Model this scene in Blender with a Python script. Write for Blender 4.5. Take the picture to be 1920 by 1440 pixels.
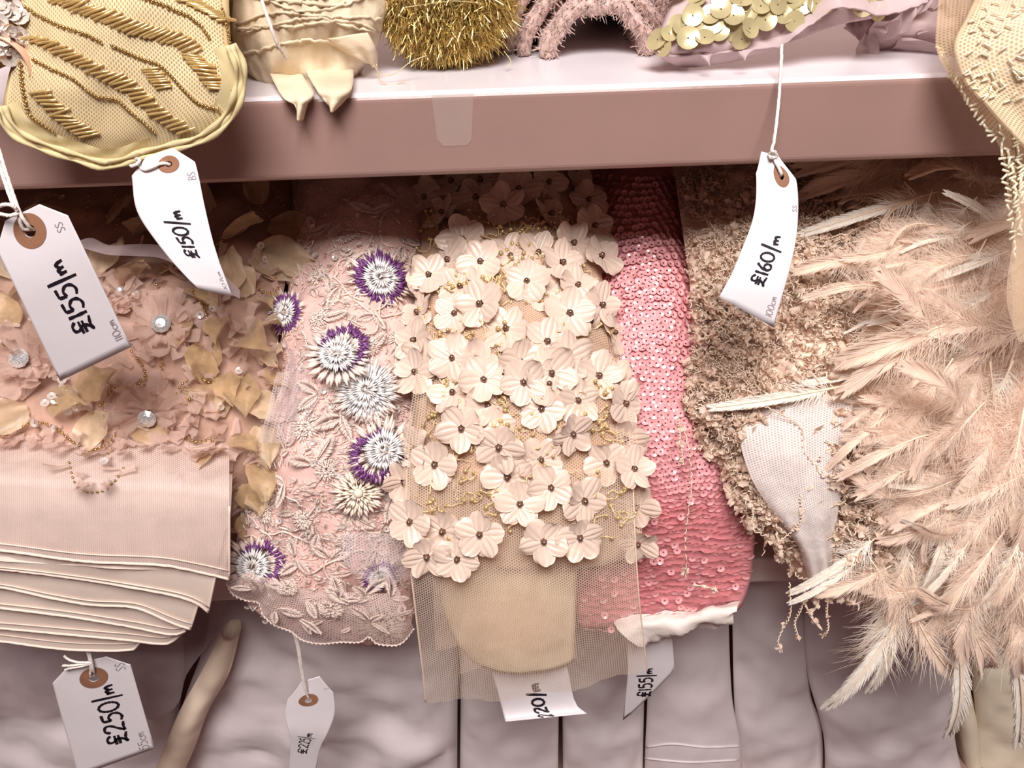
import bpy, math, random
import numpy as np
from mathutils import Vector, Matrix, noise
from mathutils.bvhtree import BVHTree

for o in list(bpy.data.objects):
    bpy.data.objects.remove(o)
random.seed(7)
RNG = np.random.default_rng(7)
scene = bpy.context.scene
col = scene.collection
R = math.radians

# ------------------------------------------------------------ camera, world, light, exposure
CAM = np.array([0.0, -0.543, 0.34])
FPX = 1600.0
PITCH, YAW, ROLL = R(32.0), R(0.0), R(2.0)
fw = np.array([-math.sin(YAW) * math.cos(PITCH), math.cos(YAW) * math.cos(PITCH), -math.sin(PITCH)])
rt0 = np.array([math.cos(YAW), math.sin(YAW), 0.0])
up0 = np.cross(rt0, fw)
rt = math.cos(ROLL) * rt0 - math.sin(ROLL) * up0
upv = math.cos(ROLL) * up0 + math.sin(ROLL) * rt0
cam = bpy.data.cameras.new('camera')
cam.sensor_width = 36.0
cam.lens = 36.0 * FPX / 1920.0
cam.clip_start = 0.01
camo = bpy.data.objects.new('camera', cam)
col.objects.link(camo)
camo.matrix_world = Matrix(((rt[0], upv[0], -fw[0], CAM[0]), (rt[1], upv[1], -fw[1], CAM[1]),
                            (rt[2], upv[2], -fw[2], CAM[2]), (0, 0, 0, 1)))
scene.camera = camo

world = bpy.data.worlds.new('shop_ambient')
scene.world = world
world.use_nodes = True
world.node_tree.nodes['Background'].inputs[0].default_value = (1.0, 0.55, 0.52, 1)
world.node_tree.nodes['Background'].inputs[1].default_value = 0.115

def area(name, loc, target, sx, sy, power, color):
    l = bpy.data.lights.new(name, 'AREA')
    l.shape = 'RECTANGLE'; l.size = sx; l.size_y = sy
    l.energy = power; l.color = color
    o = bpy.data.objects.new(name, l)
    col.objects.link(o)
    o.location = loc
    d = Vector(target) - Vector(loc)
    o.rotation_euler = d.to_track_quat('-Z', 'Y').to_euler()
    return o
area('ceiling_lamp', (0.0, -1.25, 1.80), (0.05, 0.0, 0.0), 1.0, 0.85, 80, (1.0, 0.975, 0.955))

scene.view_settings.view_transform = 'Standard'
scene.view_settings.look = 'None'
scene.view_settings.gamma = 1.0
scene.view_settings.use_curve_mapping = False
scene.view_settings.exposure = 0.0
try:
    scene.cycles.transparent_max_bounces = 40
except Exception:
    pass

# ------------------------------------------------------------ helpers
def ray(px, py):
    d = fw + rt * ((px - 960.0) / FPX) - upv * ((py - 720.0) / FPX)
    return d / np.linalg.norm(d)
def P(px, py, Y):
    d = ray(px, py)
    return CAM + d * ((Y - CAM[1]) / d[1])
def nz(v):
    return v / max(1e-12, np.linalg.norm(v))

def lin(c):
    c = c / 255.0
    return c / 12.92 if c <= 0.04045 else ((c + 0.055) / 1.055) ** 2.4
def rgb(r, g, b):
    return (lin(r), lin(g), lin(b), 1)

def M(name, colr, rough=0.6, metal=0.0, var=0.1, vscale=60, bump=0.0, bscale=400, sheen=0.0, transl=0.0,
      alpha=1.0, net=None, spec=0.5, wave=None, col2=None):
    """procedural material; net=(period, threshold): hexagonal net holes in the UV metres"""
    m = bpy.data.materials.new(name)
    m.use_nodes = True
    nt = m.node_tree; N = nt.nodes; L = nt.links
    out = N['Material Output']; b = N['Principled BSDF']
    b.inputs['Roughness'].default_value = rough
    b.inputs['Metallic'].default_value = metal
    b.inputs['Specular IOR Level'].default_value = spec
    if sheen:
        b.inputs['Sheen Weight'].default_value = sheen
    geo = N.new('ShaderNodeTexCoord')
    nz_ = N.new('ShaderNodeTexNoise'); nz_.inputs['Scale'].default_value = vscale
    nz_.inputs['Detail'].default_value = 3
    L.new(geo.outputs['Object'], nz_.inputs['Vector'])
    mix = N.new('ShaderNodeMix'); mix.data_type = 'RGBA'
    c2 = col2 if col2 else tuple(max(0, x * (1 - 2.2 * var)) for x in colr[:3]) + (1,)
    c1 = colr if col2 else tuple(min(1, x * (1 + var)) for x in colr[:3]) + (1,)
    mr = N.new('ShaderNodeMapRange'); mr.inputs[1].default_value = 0.32; mr.inputs[2].default_value = 0.68
    L.new(nz_.outputs['Fac'], mr.inputs[0])
    L.new(mr.outputs[0], mix.inputs[0])
    mix.inputs[6].default_value = c2; mix.inputs[7].default_value = c1
    L.new(mix.outputs[2], b.inputs['Base Color'])
    if bump:
        bn = N.new('ShaderNodeBump'); bn.inputs['Strength'].default_value = bump
        bn.inputs['Distance'].default_value = 0.001
        n2 = N.new('ShaderNodeTexNoise'); n2.inputs['Scale'].default_value = bscale; n2.inputs['Detail'].default_value = 4
        L.new(geo.outputs['Object'], n2.inputs['Vector'])
        L.new(n2.outputs['Fac'], bn.inputs['Height'])
        L.new(bn.outputs[0], b.inputs['Normal'])
    last = b.outputs[0]
    if transl:
        t = N.new('ShaderNodeBsdfTranslucent'); L.new(mix.outputs[2], t.inputs[0])
        ms = N.new('ShaderNodeMixShader'); ms.inputs[0].default_value = transl
        L.new(last, ms.inputs[1]); L.new(t.outputs[0], ms.inputs[2]); last = ms.outputs[0]
    if alpha < 1.0 or net:
        tr = N.new('ShaderNodeBsdfTransparent')
        ms = N.new('ShaderNodeMixShader')
        L.new(tr.outputs[0], ms.inputs[1]); L.new(last, ms.inputs[2])
        if net:
            uv = N.new('ShaderNodeUVMap')
            k = 2 * math.pi / net[0]
            s = None
            for (ax, ay) in ((1, 0), (0.5, 0.866), (-0.5, 0.866)):
                dt = N.new('ShaderNodeVectorMath'); dt.operation = 'DOT_PRODUCT'
                dt.inputs[1].default_value = (ax * k, ay * k, 0)
                L.new(uv.outputs[0], dt.inputs[0])
                cs = N.new('ShaderNodeMath'); cs.operation = 'COSINE'
                L.new(dt.outputs['Value'], cs.inputs[0])
                if s is None:
                    s = cs.outputs[0]
                else:
                    ad = N.new('ShaderNodeMath'); ad.operation = 'ADD'
                    L.new(s, ad.inputs[0]); L.new(cs.outputs[0], ad.inputs[1]); s = ad.outputs[0]
            m2 = N.new('ShaderNodeMapRange')
            m2.inputs[1].default_value = net[1] - 0.35; m2.inputs[2].default_value = net[1] + 0.35
            m2.inputs[3].default_value = alpha; m2.inputs[4].default_value = net[2] if len(net) > 2 else 0.0
            L.new(s, m2.inputs[0]); L.new(m2.outputs[0], ms.inputs[0])
        else:
            ms.inputs[0].default_value = alpha
        last = ms.outputs[0]
    L.new(last, out.inputs[0])
    return m

def make_mesh(name, V, Fs, mat=None, uv=None, smooth=True):
    me = bpy.data.meshes.new(name)
    V = np.asarray(V, dtype=np.float32)
    if not isinstance(Fs, (list, tuple)):
        Fs = [Fs]
    Fs = [np.asarray(f, dtype=np.int32) for f in Fs if len(f)]
    nl = sum(f.size for f in Fs); nf = sum(len(f) for f in Fs)
    me.vertices.add(len(V)); me.vertices.foreach_set('co', V.ravel())
    loops = np.concatenate([f.ravel() for f in Fs])
    tot = np.concatenate([np.full(len(f), f.shape[1], dtype=np.int32) for f in Fs])
    st = np.concatenate(([0], np.cumsum(tot)[:-1])).astype(np.int32)
    me.loops.add(nl); me.loops.foreach_set('vertex_index', loops)
    me.polygons.add(nf); me.polygons.foreach_set('loop_start', st); me.polygons.foreach_set('loop_total', tot)
    me.polygons.foreach_set('use_smooth', np.full(nf, smooth))
    if uv is not None:
        ul = me.uv_layers.new(name='UVMap')
        ul.data.foreach_set('uv', np.asarray(uv, dtype=np.float32)[loops].ravel())
    me.update(calc_edges=True)
    if mat:
        me.materials.append(mat)
    return me

def link(name, me, parent=None, mw=None):
    o = bpy.data.objects.new(name, me)
    col.objects.link(o)
    if parent is not None:
        o.parent = parent
        if parent.parent is None:
            o.matrix_parent_inverse = Matrix.Translation(-parent.location)
    if mw is not None:
        o.matrix_basis = mw
    return o
def obj(name, V, F, mat, parent=None, uv=None, smooth=True, kind=None, label=None):
    o = link(name, make_mesh(name, V, F, mat, uv, smooth), parent)
    if kind: o['kind'] = kind
    if label: o['label'] = label
    return o
def thing(name, label, cat, loc, group=None):
    o = bpy.data.objects.new(name, None)
    o.empty_display_size = 0.02
    o.location = [float(x) for x in loc]
    col.objects.link(o)
    o['label'] = label; o['category'] = cat
    if group: o['group'] = group
    return o

class MB:
    def __init__(s): s.V = []; s.F = {}; s.n = 0
    def add(s, V, F):
        V = np.asarray(V, float)
        for f in (F if isinstance(F, (list, tuple)) else [F]):
            f = np.asarray(f)
            s.F.setdefault(f.shape[1], []).append(f + s.n)
        s.V.append(V); s.n += len(V)
    def inst(s, tv, tf, Ms, locs):
        Ms = np.asarray(Ms); locs = np.asarray(locs)
        if not len(locs): return
        V = np.einsum('nij,vj->nvi', Ms, tv) + locs[:, None, :]
        n = len(tv)
        for f in (tf if isinstance(tf, (list, tuple)) else [tf]):
            f = np.asarray(f)
            FF = (f[None] + (np.arange(len(locs)) * n)[:, None, None]).reshape(-1, f.shape[1])
            s.F.setdefault(f.shape[1], []).append(FF + s.n)
        s.V.append(V.reshape(-1, 3)); s.n += n * len(locs)
    def build(s, name, mat, parent=None, smooth=True, kind=None, label=None):
        if not s.V: return None
        return obj(name, np.concatenate(s.V), [np.concatenate(f) for f in s.F.values()], mat, parent, None, smooth, kind, label)
    def mesh(s, name, mat, smooth=True):
        return make_mesh(name, np.concatenate(s.V), [np.concatenate(f) for f in s.F.values()], mat, None, smooth)

def cr(xs, ys, x):
    """Catmull-Rom through (xs, ys) - ys may be vectors"""
    xs = np.asarray(xs, float); ys = np.asarray(ys, float); x = np.atleast_1d(np.asarray(x, float))
    i = np.clip(np.searchsorted(xs, x, side='right') - 1, 0, len(xs) - 2)
    t = (x - xs[i]) / (xs[i + 1] - xs[i])
    i0 = np.maximum(i - 1, 0); i3 = np.minimum(i + 2, len(xs) - 1)
    y0, y1, y2, y3 = ys[i0], ys[i], ys[i + 1], ys[i3]
    h = (xs[i + 1] - xs[i])
    def sl(a, b, xa, xb):
        d = np.where(xb > xa, xb - xa, 1.0)
        return (b - a) / (d[:, None] if ys.ndim > 1 else d)
    hh = h[:, None] if ys.ndim > 1 else h
    tt = t[:, None] if ys.ndim > 1 else t
    m1 = sl(y0, y2, xs[i0], xs[i + 1]) * hh; m2 = sl(y1, y3, xs[i], xs[i3]) * hh
    return ((2 * tt**3 - 3 * tt**2 + 1) * y1 + (tt**3 - 2 * tt**2 + tt) * m1 + (-2 * tt**3 + 3 * tt**2) * y2 + (tt**3 - tt**2) * m2)

def spline(pts, n):
    pts = np.asarray(pts, float)
    d = np.concatenate(([0], np.cumsum(np.linalg.norm(np.diff(pts, axis=0), axis=1))))
    return cr(d, pts, np.linspace(0, d[-1], n))

def tube(path, r, k=5, cap=True):
    path = np.asarray(path, float); n = len(path)
    T = np.gradient(path, axis=0); T /= np.maximum(1e-12, np.linalg.norm(T, axis=1))[:, None]
    ref = np.array([0.31, 0.2, 0.93]) if abs(T[0][2]) < 0.8 else np.array([0.93, 0.3, 0.1])
    A = np.cross(T, ref); A /= np.maximum(1e-9, np.linalg.norm(A, axis=1))[:, None]
    B = np.cross(T, A)
    r = np.broadcast_to(np.asarray(r, float), (n,))
    an = np.arange(k) * 2 * math.pi / k
    V = path[:, None] + r[:, None, None] * (np.cos(an)[None, :, None] * A[:, None] + np.sin(an)[None, :, None] * B[:, None])
    i = np.arange(n - 1)[:, None]; j = np.arange(k)[None]
    F = np.stack([i * k + j, i * k + (j + 1) % k, (i + 1) * k + (j + 1) % k, (i + 1) * k + j], -1).reshape(-1, 4)
    Fs = [F]
    if cap:
        Fs.append(np.array([list(range(k))[::-1], [(n - 1) * k + q for q in range(k)]]))
    return V.reshape(-1, 3), Fs

def gridfaces(nr, nc, wrap=False):
    i = np.arange(nr - 1)[:, None]; j = np.arange(nc if wrap else nc - 1)[None]
    return np.stack([i * nc + j, i * nc + (j + 1) % nc, (i + 1) * nc + (j + 1) % nc, (i + 1) * nc + j], -1).reshape(-1, 4)

def rows_eval(rows, nv):
    """rows: (py, xl, xr, Y) or (py_left, xl, xr, Y, py_right) -> left and right 3D rails"""
    t = np.arange(len(rows))
    A = np.array([P(r[1], r[0], r[3]) for r in rows])
    B = np.array([P(r[2], r[4] if len(r) > 4 else r[0], r[3]) for r in rows])
    d = np.concatenate(([0], np.cumsum(np.linalg.norm(np.diff((A + B) / 2, axis=0), axis=1))))
    q = np.linspace(0, d[-1], nv)
    return cr(d, A, q), cr(d, B, q), q

class Surf:
    def __init__(s, V, F):
        V = np.asarray(V, float)
        s.bvh = BVHTree.FromPolygons([Vector(v) for v in V], [tuple(int(i) for i in f) for fs in F for f in fs])
    def hit(s, px, py):
        d = ray(px, py)
        loc, n, i, dist = s.bvh.ray_cast(Vector(CAM), Vector(d))
        if loc is None: return None
        n = np.array(n)
        if np.dot(n, d) > 0: n = -n
        return np.array(loc), n
    def near(s, p):
        loc, n, i, dist = s.bvh.find_nearest(Vector(p))
        n = np.array(n)
        if np.dot(n, np.array(loc) - CAM) > 0: n = -n
        return np.array(loc), n
class Front:
    """several cloth layers: the one that lies on top"""
    def __init__(s, *S): s.S = S
    def hit(s, px, py):
        hs = [h for h in (q.hit(px, py) for q in s.S) if h is not None]
        return min(hs, key=lambda h: np.linalg.norm(h[0] - CAM)) if hs else None

def pillow(rows, bulge=0.02, thick=0.06, nu=36, nv=60, p=2.2, namp=0.0, nscale=20.0, thick_top=None, seed=0.0, flute=None):
    """closed cloth body whose visible face follows rows, rounded between its side edges"""
    A, B, q = rows_eval(rows, nv)
    s = np.linspace(0, 1, nu)
    dv = np.gradient((A + B) / 2, axis=0)
    n = np.cross(B - A, dv)
    n /= np.linalg.norm(n, axis=1)[:, None]
    c = (A + B) / 2
    sg = np.sign(np.einsum('ij,ij->i', n, CAM - c)); n *= sg[:, None]
    prof = 1 - np.abs(2 * s - 1) ** p
    bl = np.broadcast_to(np.asarray(bulge, float), (nv,)) if np.ndim(bulge) == 0 else cr(np.linspace(0, 1, len(bulge)), bulge, np.linspace(0, 1, nv))
    th = np.linspace(thick if thick_top is None else thick_top, thick, nv)
    fr = A[:, None] * (1 - s)[None, :, None] + B[:, None] * s[None, :, None]
    front = fr + n[:, None] * (bl[:, None] * prof[None])[..., None]
    if flute:
        front = front + n[:, None] * (flute[0] * np.sin(s * flute[1] * 6.283 + flute[2] * np.linspace(0, 1, nv)[:, None]) * prof[None])[..., None]
    if namp:
        for i in range(nv):
            for j in range(1, nu - 1):
                pt = front[i, j] * nscale + seed
                front[i, j] += n[i] * namp * noise.fractal(Vector(pt), 1.0, 2.0, 3) * min(1, 4 * prof[j])
    s2 = s[1:-1][::-1]
    pr2 = 1 - np.abs(2 * s2 - 1) ** 4
    back = (A[:, None] * (1 - s2)[None, :, None] + B[:, None] * s2[None, :, None]) - n[:, None] * (th[:, None] * pr2[None])[..., None]
    V = np.concatenate([front, back], axis=1); nc = V.shape[1]
    F = gridfaces(nv, nc, True)
    w = float(np.mean(np.linalg.norm(B - A, axis=1)))
    uu = np.concatenate([s, s2])
    uv = np.stack([np.broadcast_to(uu * w, (nv, nc)), np.broadcast_to(q[:, None], (nv, nc))], -1).reshape(-1, 2)
    caps = []
    for base in (0, (nv - 1) * nc):
        for j in range(nu - 1):
            a, b = base + j, base + j + 1
            c_, d_ = base + (nc - j - 1) , base + (nc - j)
            if j == 0: caps.append((a, b, base + nc - 1, base + nc - 1))
            elif j == nu - 2: caps.append((a, b, d_ , d_))
            else: caps.append((a, b, c_, d_))
    tri = np.array([c for c in [(x[0], x[1], x[2]) for x in caps if x[2] == x[3]]])
    quad = np.array([x for x in caps if x[2] != x[3]])
    return V.reshape(-1, 3), [F, quad, tri], uv, front

def sheet(rows, nu=30, nv=40, bulge=0.0, ripple=None, namp=0.0, nscale=25.0, seed=0.0, edge=None):
    """one thin layer of cloth hanging along rows; edge(s) lowers the bottom hem unevenly"""
    A, B, q = rows_eval(rows, nv)
    s = np.linspace(0, 1, nu)
    dv = np.gradient((A + B) / 2, axis=0)
    n = np.cross(B - A, dv); n /= np.linalg.norm(n, axis=1)[:, None]
    n *= np.sign(np.einsum('ij,ij->i', n, CAM - (A + B) / 2))[:, None]
    g = A[:, None] * (1 - s)[None, :, None] + B[:, None] * s[None, :, None]
    off = bulge * (1 - np.abs(2 * s - 1) ** 2.2)[None] * np.ones((nv, 1))
    if ripple:
        off = off + ripple[0] * np.sin(s * ripple[1] * 6.283 + ripple[2])[None] * np.linspace(ripple[3] if len(ripple) > 3 else 0, 1, nv)[:, None]
    g = g + n[:, None] * off[..., None]
    if namp:
        for i in range(nv):
            for j in range(nu):
                g[i, j] += n[i] * namp * noise.fractal(Vector(g[i, j] * nscale + seed), 1.0, 2.0, 3)
    if edge is not None:
        e = edge(s)
        t = np.linspace(0, 1, nv) ** 3
        dirv = nz((A[-1] + B[-1]) / 2 - (A[-3] + B[-3]) / 2)
        g = g + dirv[None, None] * (t[:, None] * e[None])[..., None]
    w = float(np.mean(np.linalg.norm(B - A, axis=1)))
    uv = np.stack([np.broadcast_to(s * w, (nv, nu)), np.broadcast_to(q[:, None], (nv, nu))], -1).reshape(-1, 2)
    return g.reshape(-1, 3), [gridfaces(nv, nu)], uv, g

def frame(n, ang=0.0):
    """columns x, y, n; ang 0 points right, 90 degrees points up"""
    n = nz(n)
    t = np.cross(np.array([0, 0, 1.0]), n) if abs(n[2]) < 0.97 else np.cross(np.array([0, 1.0, 0.3]), n)
    t = nz(t); b = np.cross(n, t)
    x = math.cos(ang) * t + math.sin(ang) * b
    return np.stack([x, np.cross(n, x), n], 1)
def rot(axis, a):
    return np.array(Matrix.Rotation(a, 3, axis))
def mat4(M3, loc, s=1.0):
    M3 = np.asarray(M3) * s
    return Matrix(((M3[0][0], M3[0][1], M3[0][2], loc[0]), (M3[1][0], M3[1][1], M3[1][2], loc[1]),
                   (M3[2][0], M3[2][1], M3[2][2], loc[2]), (0, 0, 0, 1)))
PXM = 0.00040

# ---- small piece templates (unit size)
def sphere_t(k=6, r=4):
    V = [(0, 0, 1)]
    for i in range(1, r):
        a = math.pi * i / r
        for j in range(k):
            b = 2 * math.pi * (j + 0.5 * (i % 2)) / k
            V.append((math.sin(a) * math.cos(b), math.sin(a) * math.sin(b), math.cos(a)))
    V.append((0, 0, -1)); n = len(V) - 1
    T = [(0, 1 + j, 1 + (j + 1) % k) for j in range(k)] + [(n, 1 + (r - 2) * k + (j + 1) % k, 1 + (r - 2) * k + j) for j in range(k)]
    Q = [(1 + i * k + j, 1 + (i + 1) * k + j, 1 + (i + 1) * k + (j + 1) % k, 1 + i * k + (j + 1) % k) for i in range(r - 2) for j in range(k)]
    return np.array(V), [np.array(T), np.array(Q)]
def ring_t(k=10, hole=0.25, cup=0.22, mid=0.65):
    V = []
    for r in (hole, mid, 1.0):
        for j in range(k):
            a = 2 * math.pi * j / k
            V.append((r * math.cos(a), r * math.sin(a), cup * r * r))
    return np.array(V), [gridfaces(3, k, True)]
def bugle_t(k=6):
    V = []
    for x, r in ((-1, 0.6), (-0.96, 1), (0.96, 1), (1, 0.6)):
        for j in range(k):
            a = 2 * math.pi * j / k
            V.append((x, r * math.cos(a), r * math.sin(a)))
    return np.array(V), [gridfaces(4, k, True), np.array([list(range(k))[::-1], [3 * k + j for j in range(k)]])]
def gem_t(k=10):
    V = [(0, 0, 0.55)] + [(0.5 * math.cos(6.283 * j / k), 0.5 * math.sin(6.283 * j / k), 0.52) for j in range(k)] \
        + [(math.cos(6.283 * (j + .5) / k), math.sin(6.283 * (j + .5) / k), 0.2) for j in range(k)] \
        + [(0.95 * math.cos(6.283 * (j + .5) / k), 0.95 * math.sin(6.283 * (j + .5) / k), 0.0) for j in range(k)]
    T = [(0, 1 + j, 1 + (j + 1) % k) for j in range(k)]
    for j in range(k):
        T += [(1 + j, 1 + k + j, 1 + (j + 1) % k), (1 + (j + 1) % k, 1 + k + j, 1 + k + (j + 1) % k)]
        T += [(1 + k + j, 1 + 2 * k + j, 1 + k + (j + 1) % k), (1 + k + (j + 1) % k, 1 + 2 * k + j, 1 + 2 * k + (j + 1) % k)]
    return np.array(V, float), [np.array(T), ]
def oct_stitch(p0, p1, r):
    p0 = np.asarray(p0, float); p1 = np.asarray(p1, float)
    d = nz(p1 - p0); sd = nz(np.cross(d, (0, 0, 1.0))); up_ = np.cross(sd, d); m = (p0 + p1) / 2
    return np.array([p0, p1, m + sd * r, m + up_ * r, m - sd * r, m - up_ * r]), \
        np.array([(0, 2, 3), (0, 3, 4), (0, 4, 5), (0, 5, 2), (1, 3, 2), (1, 4, 3), (1, 5, 4), (1, 2, 5)])
SPH = sphere_t(); SPH8 = sphere_t(8, 6); SEQ = ring_t(); PAIL = ring_t(16, 0.08, 0.12); BUG = bugle_t(); GEM = gem_t()

# ------------------------------------------------------------ the setting: wall, three shelves
def box_bevel(name, x0, x1, y0, y1, z0, z1, bev, mat, parent=None):
    prof = []
    for (cy, cz, a0) in ((y0 + bev, z0 + bev, 180), (y0 + bev, z1 - bev, 90)):
        for k in range(6):
            a = R(a0 + (90 - 18 * k if a0 == 180 else 90 - 18 * k))
            prof.append((cy + bev * math.cos(a), cz + bev * math.sin(a)))
    prof = prof + [(y1, z1), (y1, z0)]
    k = len(prof)
    V = [(x0, y, z) for y, z in prof] + [(x1, y, z) for y, z in prof]
    F = [(j, (j + 1) % k, k + (j + 1) % k, k + j) for j in range(k)]
    o = obj(name, V, [np.array(F), np.array([list(range(k))[::-1], list(range(k, 2 * k))])], mat, parent)
    for p in o.data.polygons:
        if p.area > 0.004 or len(p.vertices) > 4: p.use_smooth = False
    return o
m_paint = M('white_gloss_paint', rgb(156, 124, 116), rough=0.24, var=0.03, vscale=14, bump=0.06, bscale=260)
m_top = M('top_reflection_tint', rgb(232, 222, 226), rough=0.22, var=0.03, vscale=14)  # bluish-white gloss reflection on the shelf top, put into the colour
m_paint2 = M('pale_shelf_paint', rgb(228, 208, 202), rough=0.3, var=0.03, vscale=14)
m_wall = M('cream_wall_paint', rgb(190, 165, 158), rough=0.7, var=0.05, vscale=9)
w = obj('wall_back', [(-1.3, .44, -.9), (1.3, .44, -.9), (1.3, .44, .95), (-1.3, .44, .95), (-1.3, .47, -.9), (1.3, .47, -.9), (1.3, .47, .95), (-1.3, .47, .95)],
        np.array([(0, 1, 2, 3), (7, 6, 5, 4), (0, 4, 5, 1), (3, 2, 6, 7), (0, 3, 7, 4), (1, 5, 6, 2)]), m_wall, smooth=False)
w['kind'] = 'structure'
SH_TOP, SH_BOT = 0.215, 0.1615
sh = thing('shelf', 'upper white glossy painted shelf with a deep front edge, crossing the top of the picture', 'shelf', (0, 0, SH_BOT))
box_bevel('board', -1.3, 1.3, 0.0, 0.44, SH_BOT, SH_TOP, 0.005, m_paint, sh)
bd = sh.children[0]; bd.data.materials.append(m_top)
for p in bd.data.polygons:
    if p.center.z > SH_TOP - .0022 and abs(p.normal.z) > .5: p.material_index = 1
m_tape = M('clear_tape', rgb(222, 206, 196), rough=0.3, alpha=0.12, var=0.02)
tp = [P(808, 172, -.0006), P(888, 170, -.0006), P(884, 262, -.0006), P(876, 272, -.0006), P(832, 274, -.0006), P(820, 262, -.0006)]
V = tp + [p + np.array((0, .0004, 0)) for p in tp]
obj('tape', V, [np.array([(5, 4, 3, 2, 1, 0), (6, 7, 8, 9, 10, 11)]), np.array([(j, (j + 1) % 6, 6 + (j + 1) % 6, 6 + j) for j in range(6)])], m_tape, sh, smooth=False,
    label='faint strip of clear tape stuck over the shelf edge')
LS_TOP, LS_BOT = -0.1875, -0.2157
ls = thing('shelf', 'lower white painted shelf, a short stretch of its edge showing beside the pink sequin cloth', 'shelf', (0, 0, LS_BOT))
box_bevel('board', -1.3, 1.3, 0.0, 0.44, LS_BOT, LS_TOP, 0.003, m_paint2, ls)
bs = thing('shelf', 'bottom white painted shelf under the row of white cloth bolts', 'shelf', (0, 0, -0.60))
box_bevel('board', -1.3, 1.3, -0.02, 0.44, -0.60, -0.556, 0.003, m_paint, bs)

# ------------------------------------------------------------ white cloth bolts of the lowest row
m_white = M('white_cotton', rgb(214, 201, 202), rough=0.85, var=0.025, vscale=18, bump=0.12, bscale=900, sheen=0.1)
m_ecru = M('ecru_cotton', rgb(226, 212, 188), rough=0.85, var=0.03, vscale=18, bump=0.12, bscale=900)
m_cream = M('cream_cotton', rgb(228, 205, 184), rough=0.85, var=0.03, vscale=18, bump=0.12, bscale=900)
def bolt(name, label, rows, mat, bulge, seed, namp=0.004, hem=None, cat='fabric', thick=0.05, group='white cloth bolts in the bottom row'):
    V, F, uv, fr = pillow(rows, bulge=bulge, thick=thick, nu=30, nv=40, namp=namp, nscale=16, seed=seed)
    base = np.array([np.mean(V[:, 0]), np.mean(V[:, 1]), np.min(V[:, 2])])
    t = thing(name, label, cat, base, group)
    obj('cloth', V, F, mat, t, uv)
    for hrow in (hem or []):
        S = Surf(V, F); mb = MB(); path = []
        for px, py in spline(hrow, 24):
            h = S.hit(px, py)
            if h is not None: path.append(h[0] + h[1] * 0.0006)
        if len(path) > 3:
            mb.add(*tube(path, 0.0012, 5)); mb.build('hem', mat, t)
    return t
bolt('fabric_bolt', 'wide white cloth bolt at lower left behind the tag marked 250', [(1078, -120, 330, .055), (1250, -130, 345, .045), (1480, -140, 310, .04)], m_white, .016, 1.0, .010)
bolt('fabric_bolt', 'large white cloth bolt behind the narrow tag, with broad soft diagonal folds', [(1076, 400, 862, .05), (1200, 385, 860, .04), (1300, 350, 858, .035), (1480, 290, 857, .03)], m_white, .022, 5.0, .014)
bolt('fabric_bolt', 'white cloth bolt below the hanging tan tulle, left of the tag marked 220', [(1070, 866, 1052, .05), (1300, 864, 1048, .04), (1480, 862, 1046, .035)], m_white, .012, 9.0, .006)
bolt('fabric_bolt', 'narrow white cloth bolt between the tags marked 220 and 155', [(1068, 1048, 1212, .05), (1300, 1054, 1208, .044), (1480, 1056, 1204, .038)], m_white, .012, 12.0, .008)
bolt('fabric_bolt', 'white cloth bolt with a stitched hem band, below the pink sequin fabric', [(1066, 1216, 1364, .05), (1300, 1214, 1372, .04), (1398, 1210, 1388, .035), (1480, 1208, 1390, .034)], m_white, .012, 15.0, .004,
     hem=[[(1212, 1400), (1260, 1394), (1320, 1400), (1386, 1398)], [(1210, 1421), (1290, 1428), (1384, 1424)]])
bolt('fabric_bolt', 'white cloth bolt with a pale crease, right of the hem-banded bolt', [(1066, 1372, 1516, .05), (1300, 1376, 1520, .042), (1360, 1380, 1540, .04), (1480, 1394, 1542, .038)], m_white, .010, 18.0, .007)
bolt('fabric_bolt', 'wide bluish white cloth bolt under the hanging peach feathers', [(1064, 1508, 1778, .048), (1250, 1512, 1786, .036), (1380, 1544, 1790, .03), (1480, 1546, 1812, .028)], m_white, .014, 21.0, .010)
bolt('fabric_bolt', 'narrow cream cloth bolt squeezed in at lower right, its edge slanting down', [(1064, 1772, 1804, .052), (1240, 1784, 1808, .046), (1350, 1796, 1832, .042), (1480, 1818, 1842, .04)], m_ecru, .008, 24.0, .003)
bolt('fabric_bolt', 'ecru cloth bolt in the bottom right corner', [(1064, 1798, 2020, .05), (1300, 1826, 2040, .04), (1480, 1838, 2040, .038)], m_ecru, .014, 27.0, .008)
bolt('fabric_roll', 'thin cream roll of cloth slanting down between two white bolts at lower left', [(1180, 418, 452, -.004), (1262, 376, 430, -.006), (1330, 338, 392, -.006), (1400, 308, 366, -.006), (1480, 276, 330, -.006)], m_cream, .010, 31.0, .004, thick=.012,
     group=None)
m_lilac = M('lilac_voile', rgb(196, 176, 178), rough=0.8, var=0.05, transl=0.3, alpha=0.62)
t = thing('voile_cloth', 'sheer mauve voile hanging behind the tag marked 250, over the white bolt', 'fabric', P(200, 1470, .008))
V, F, uv, g = sheet([(1110, -60, 420, .012), (1180, -60, 410, .010), (1260, -60, 352, .008), (1320, -60, 332, .007), (1345, -60, 290, .007)], nu=30, nv=24, ripple=(.003, 3.2, .4), namp=.004)
obj('cloth', V, F, m_lilac, t, uv)

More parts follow.
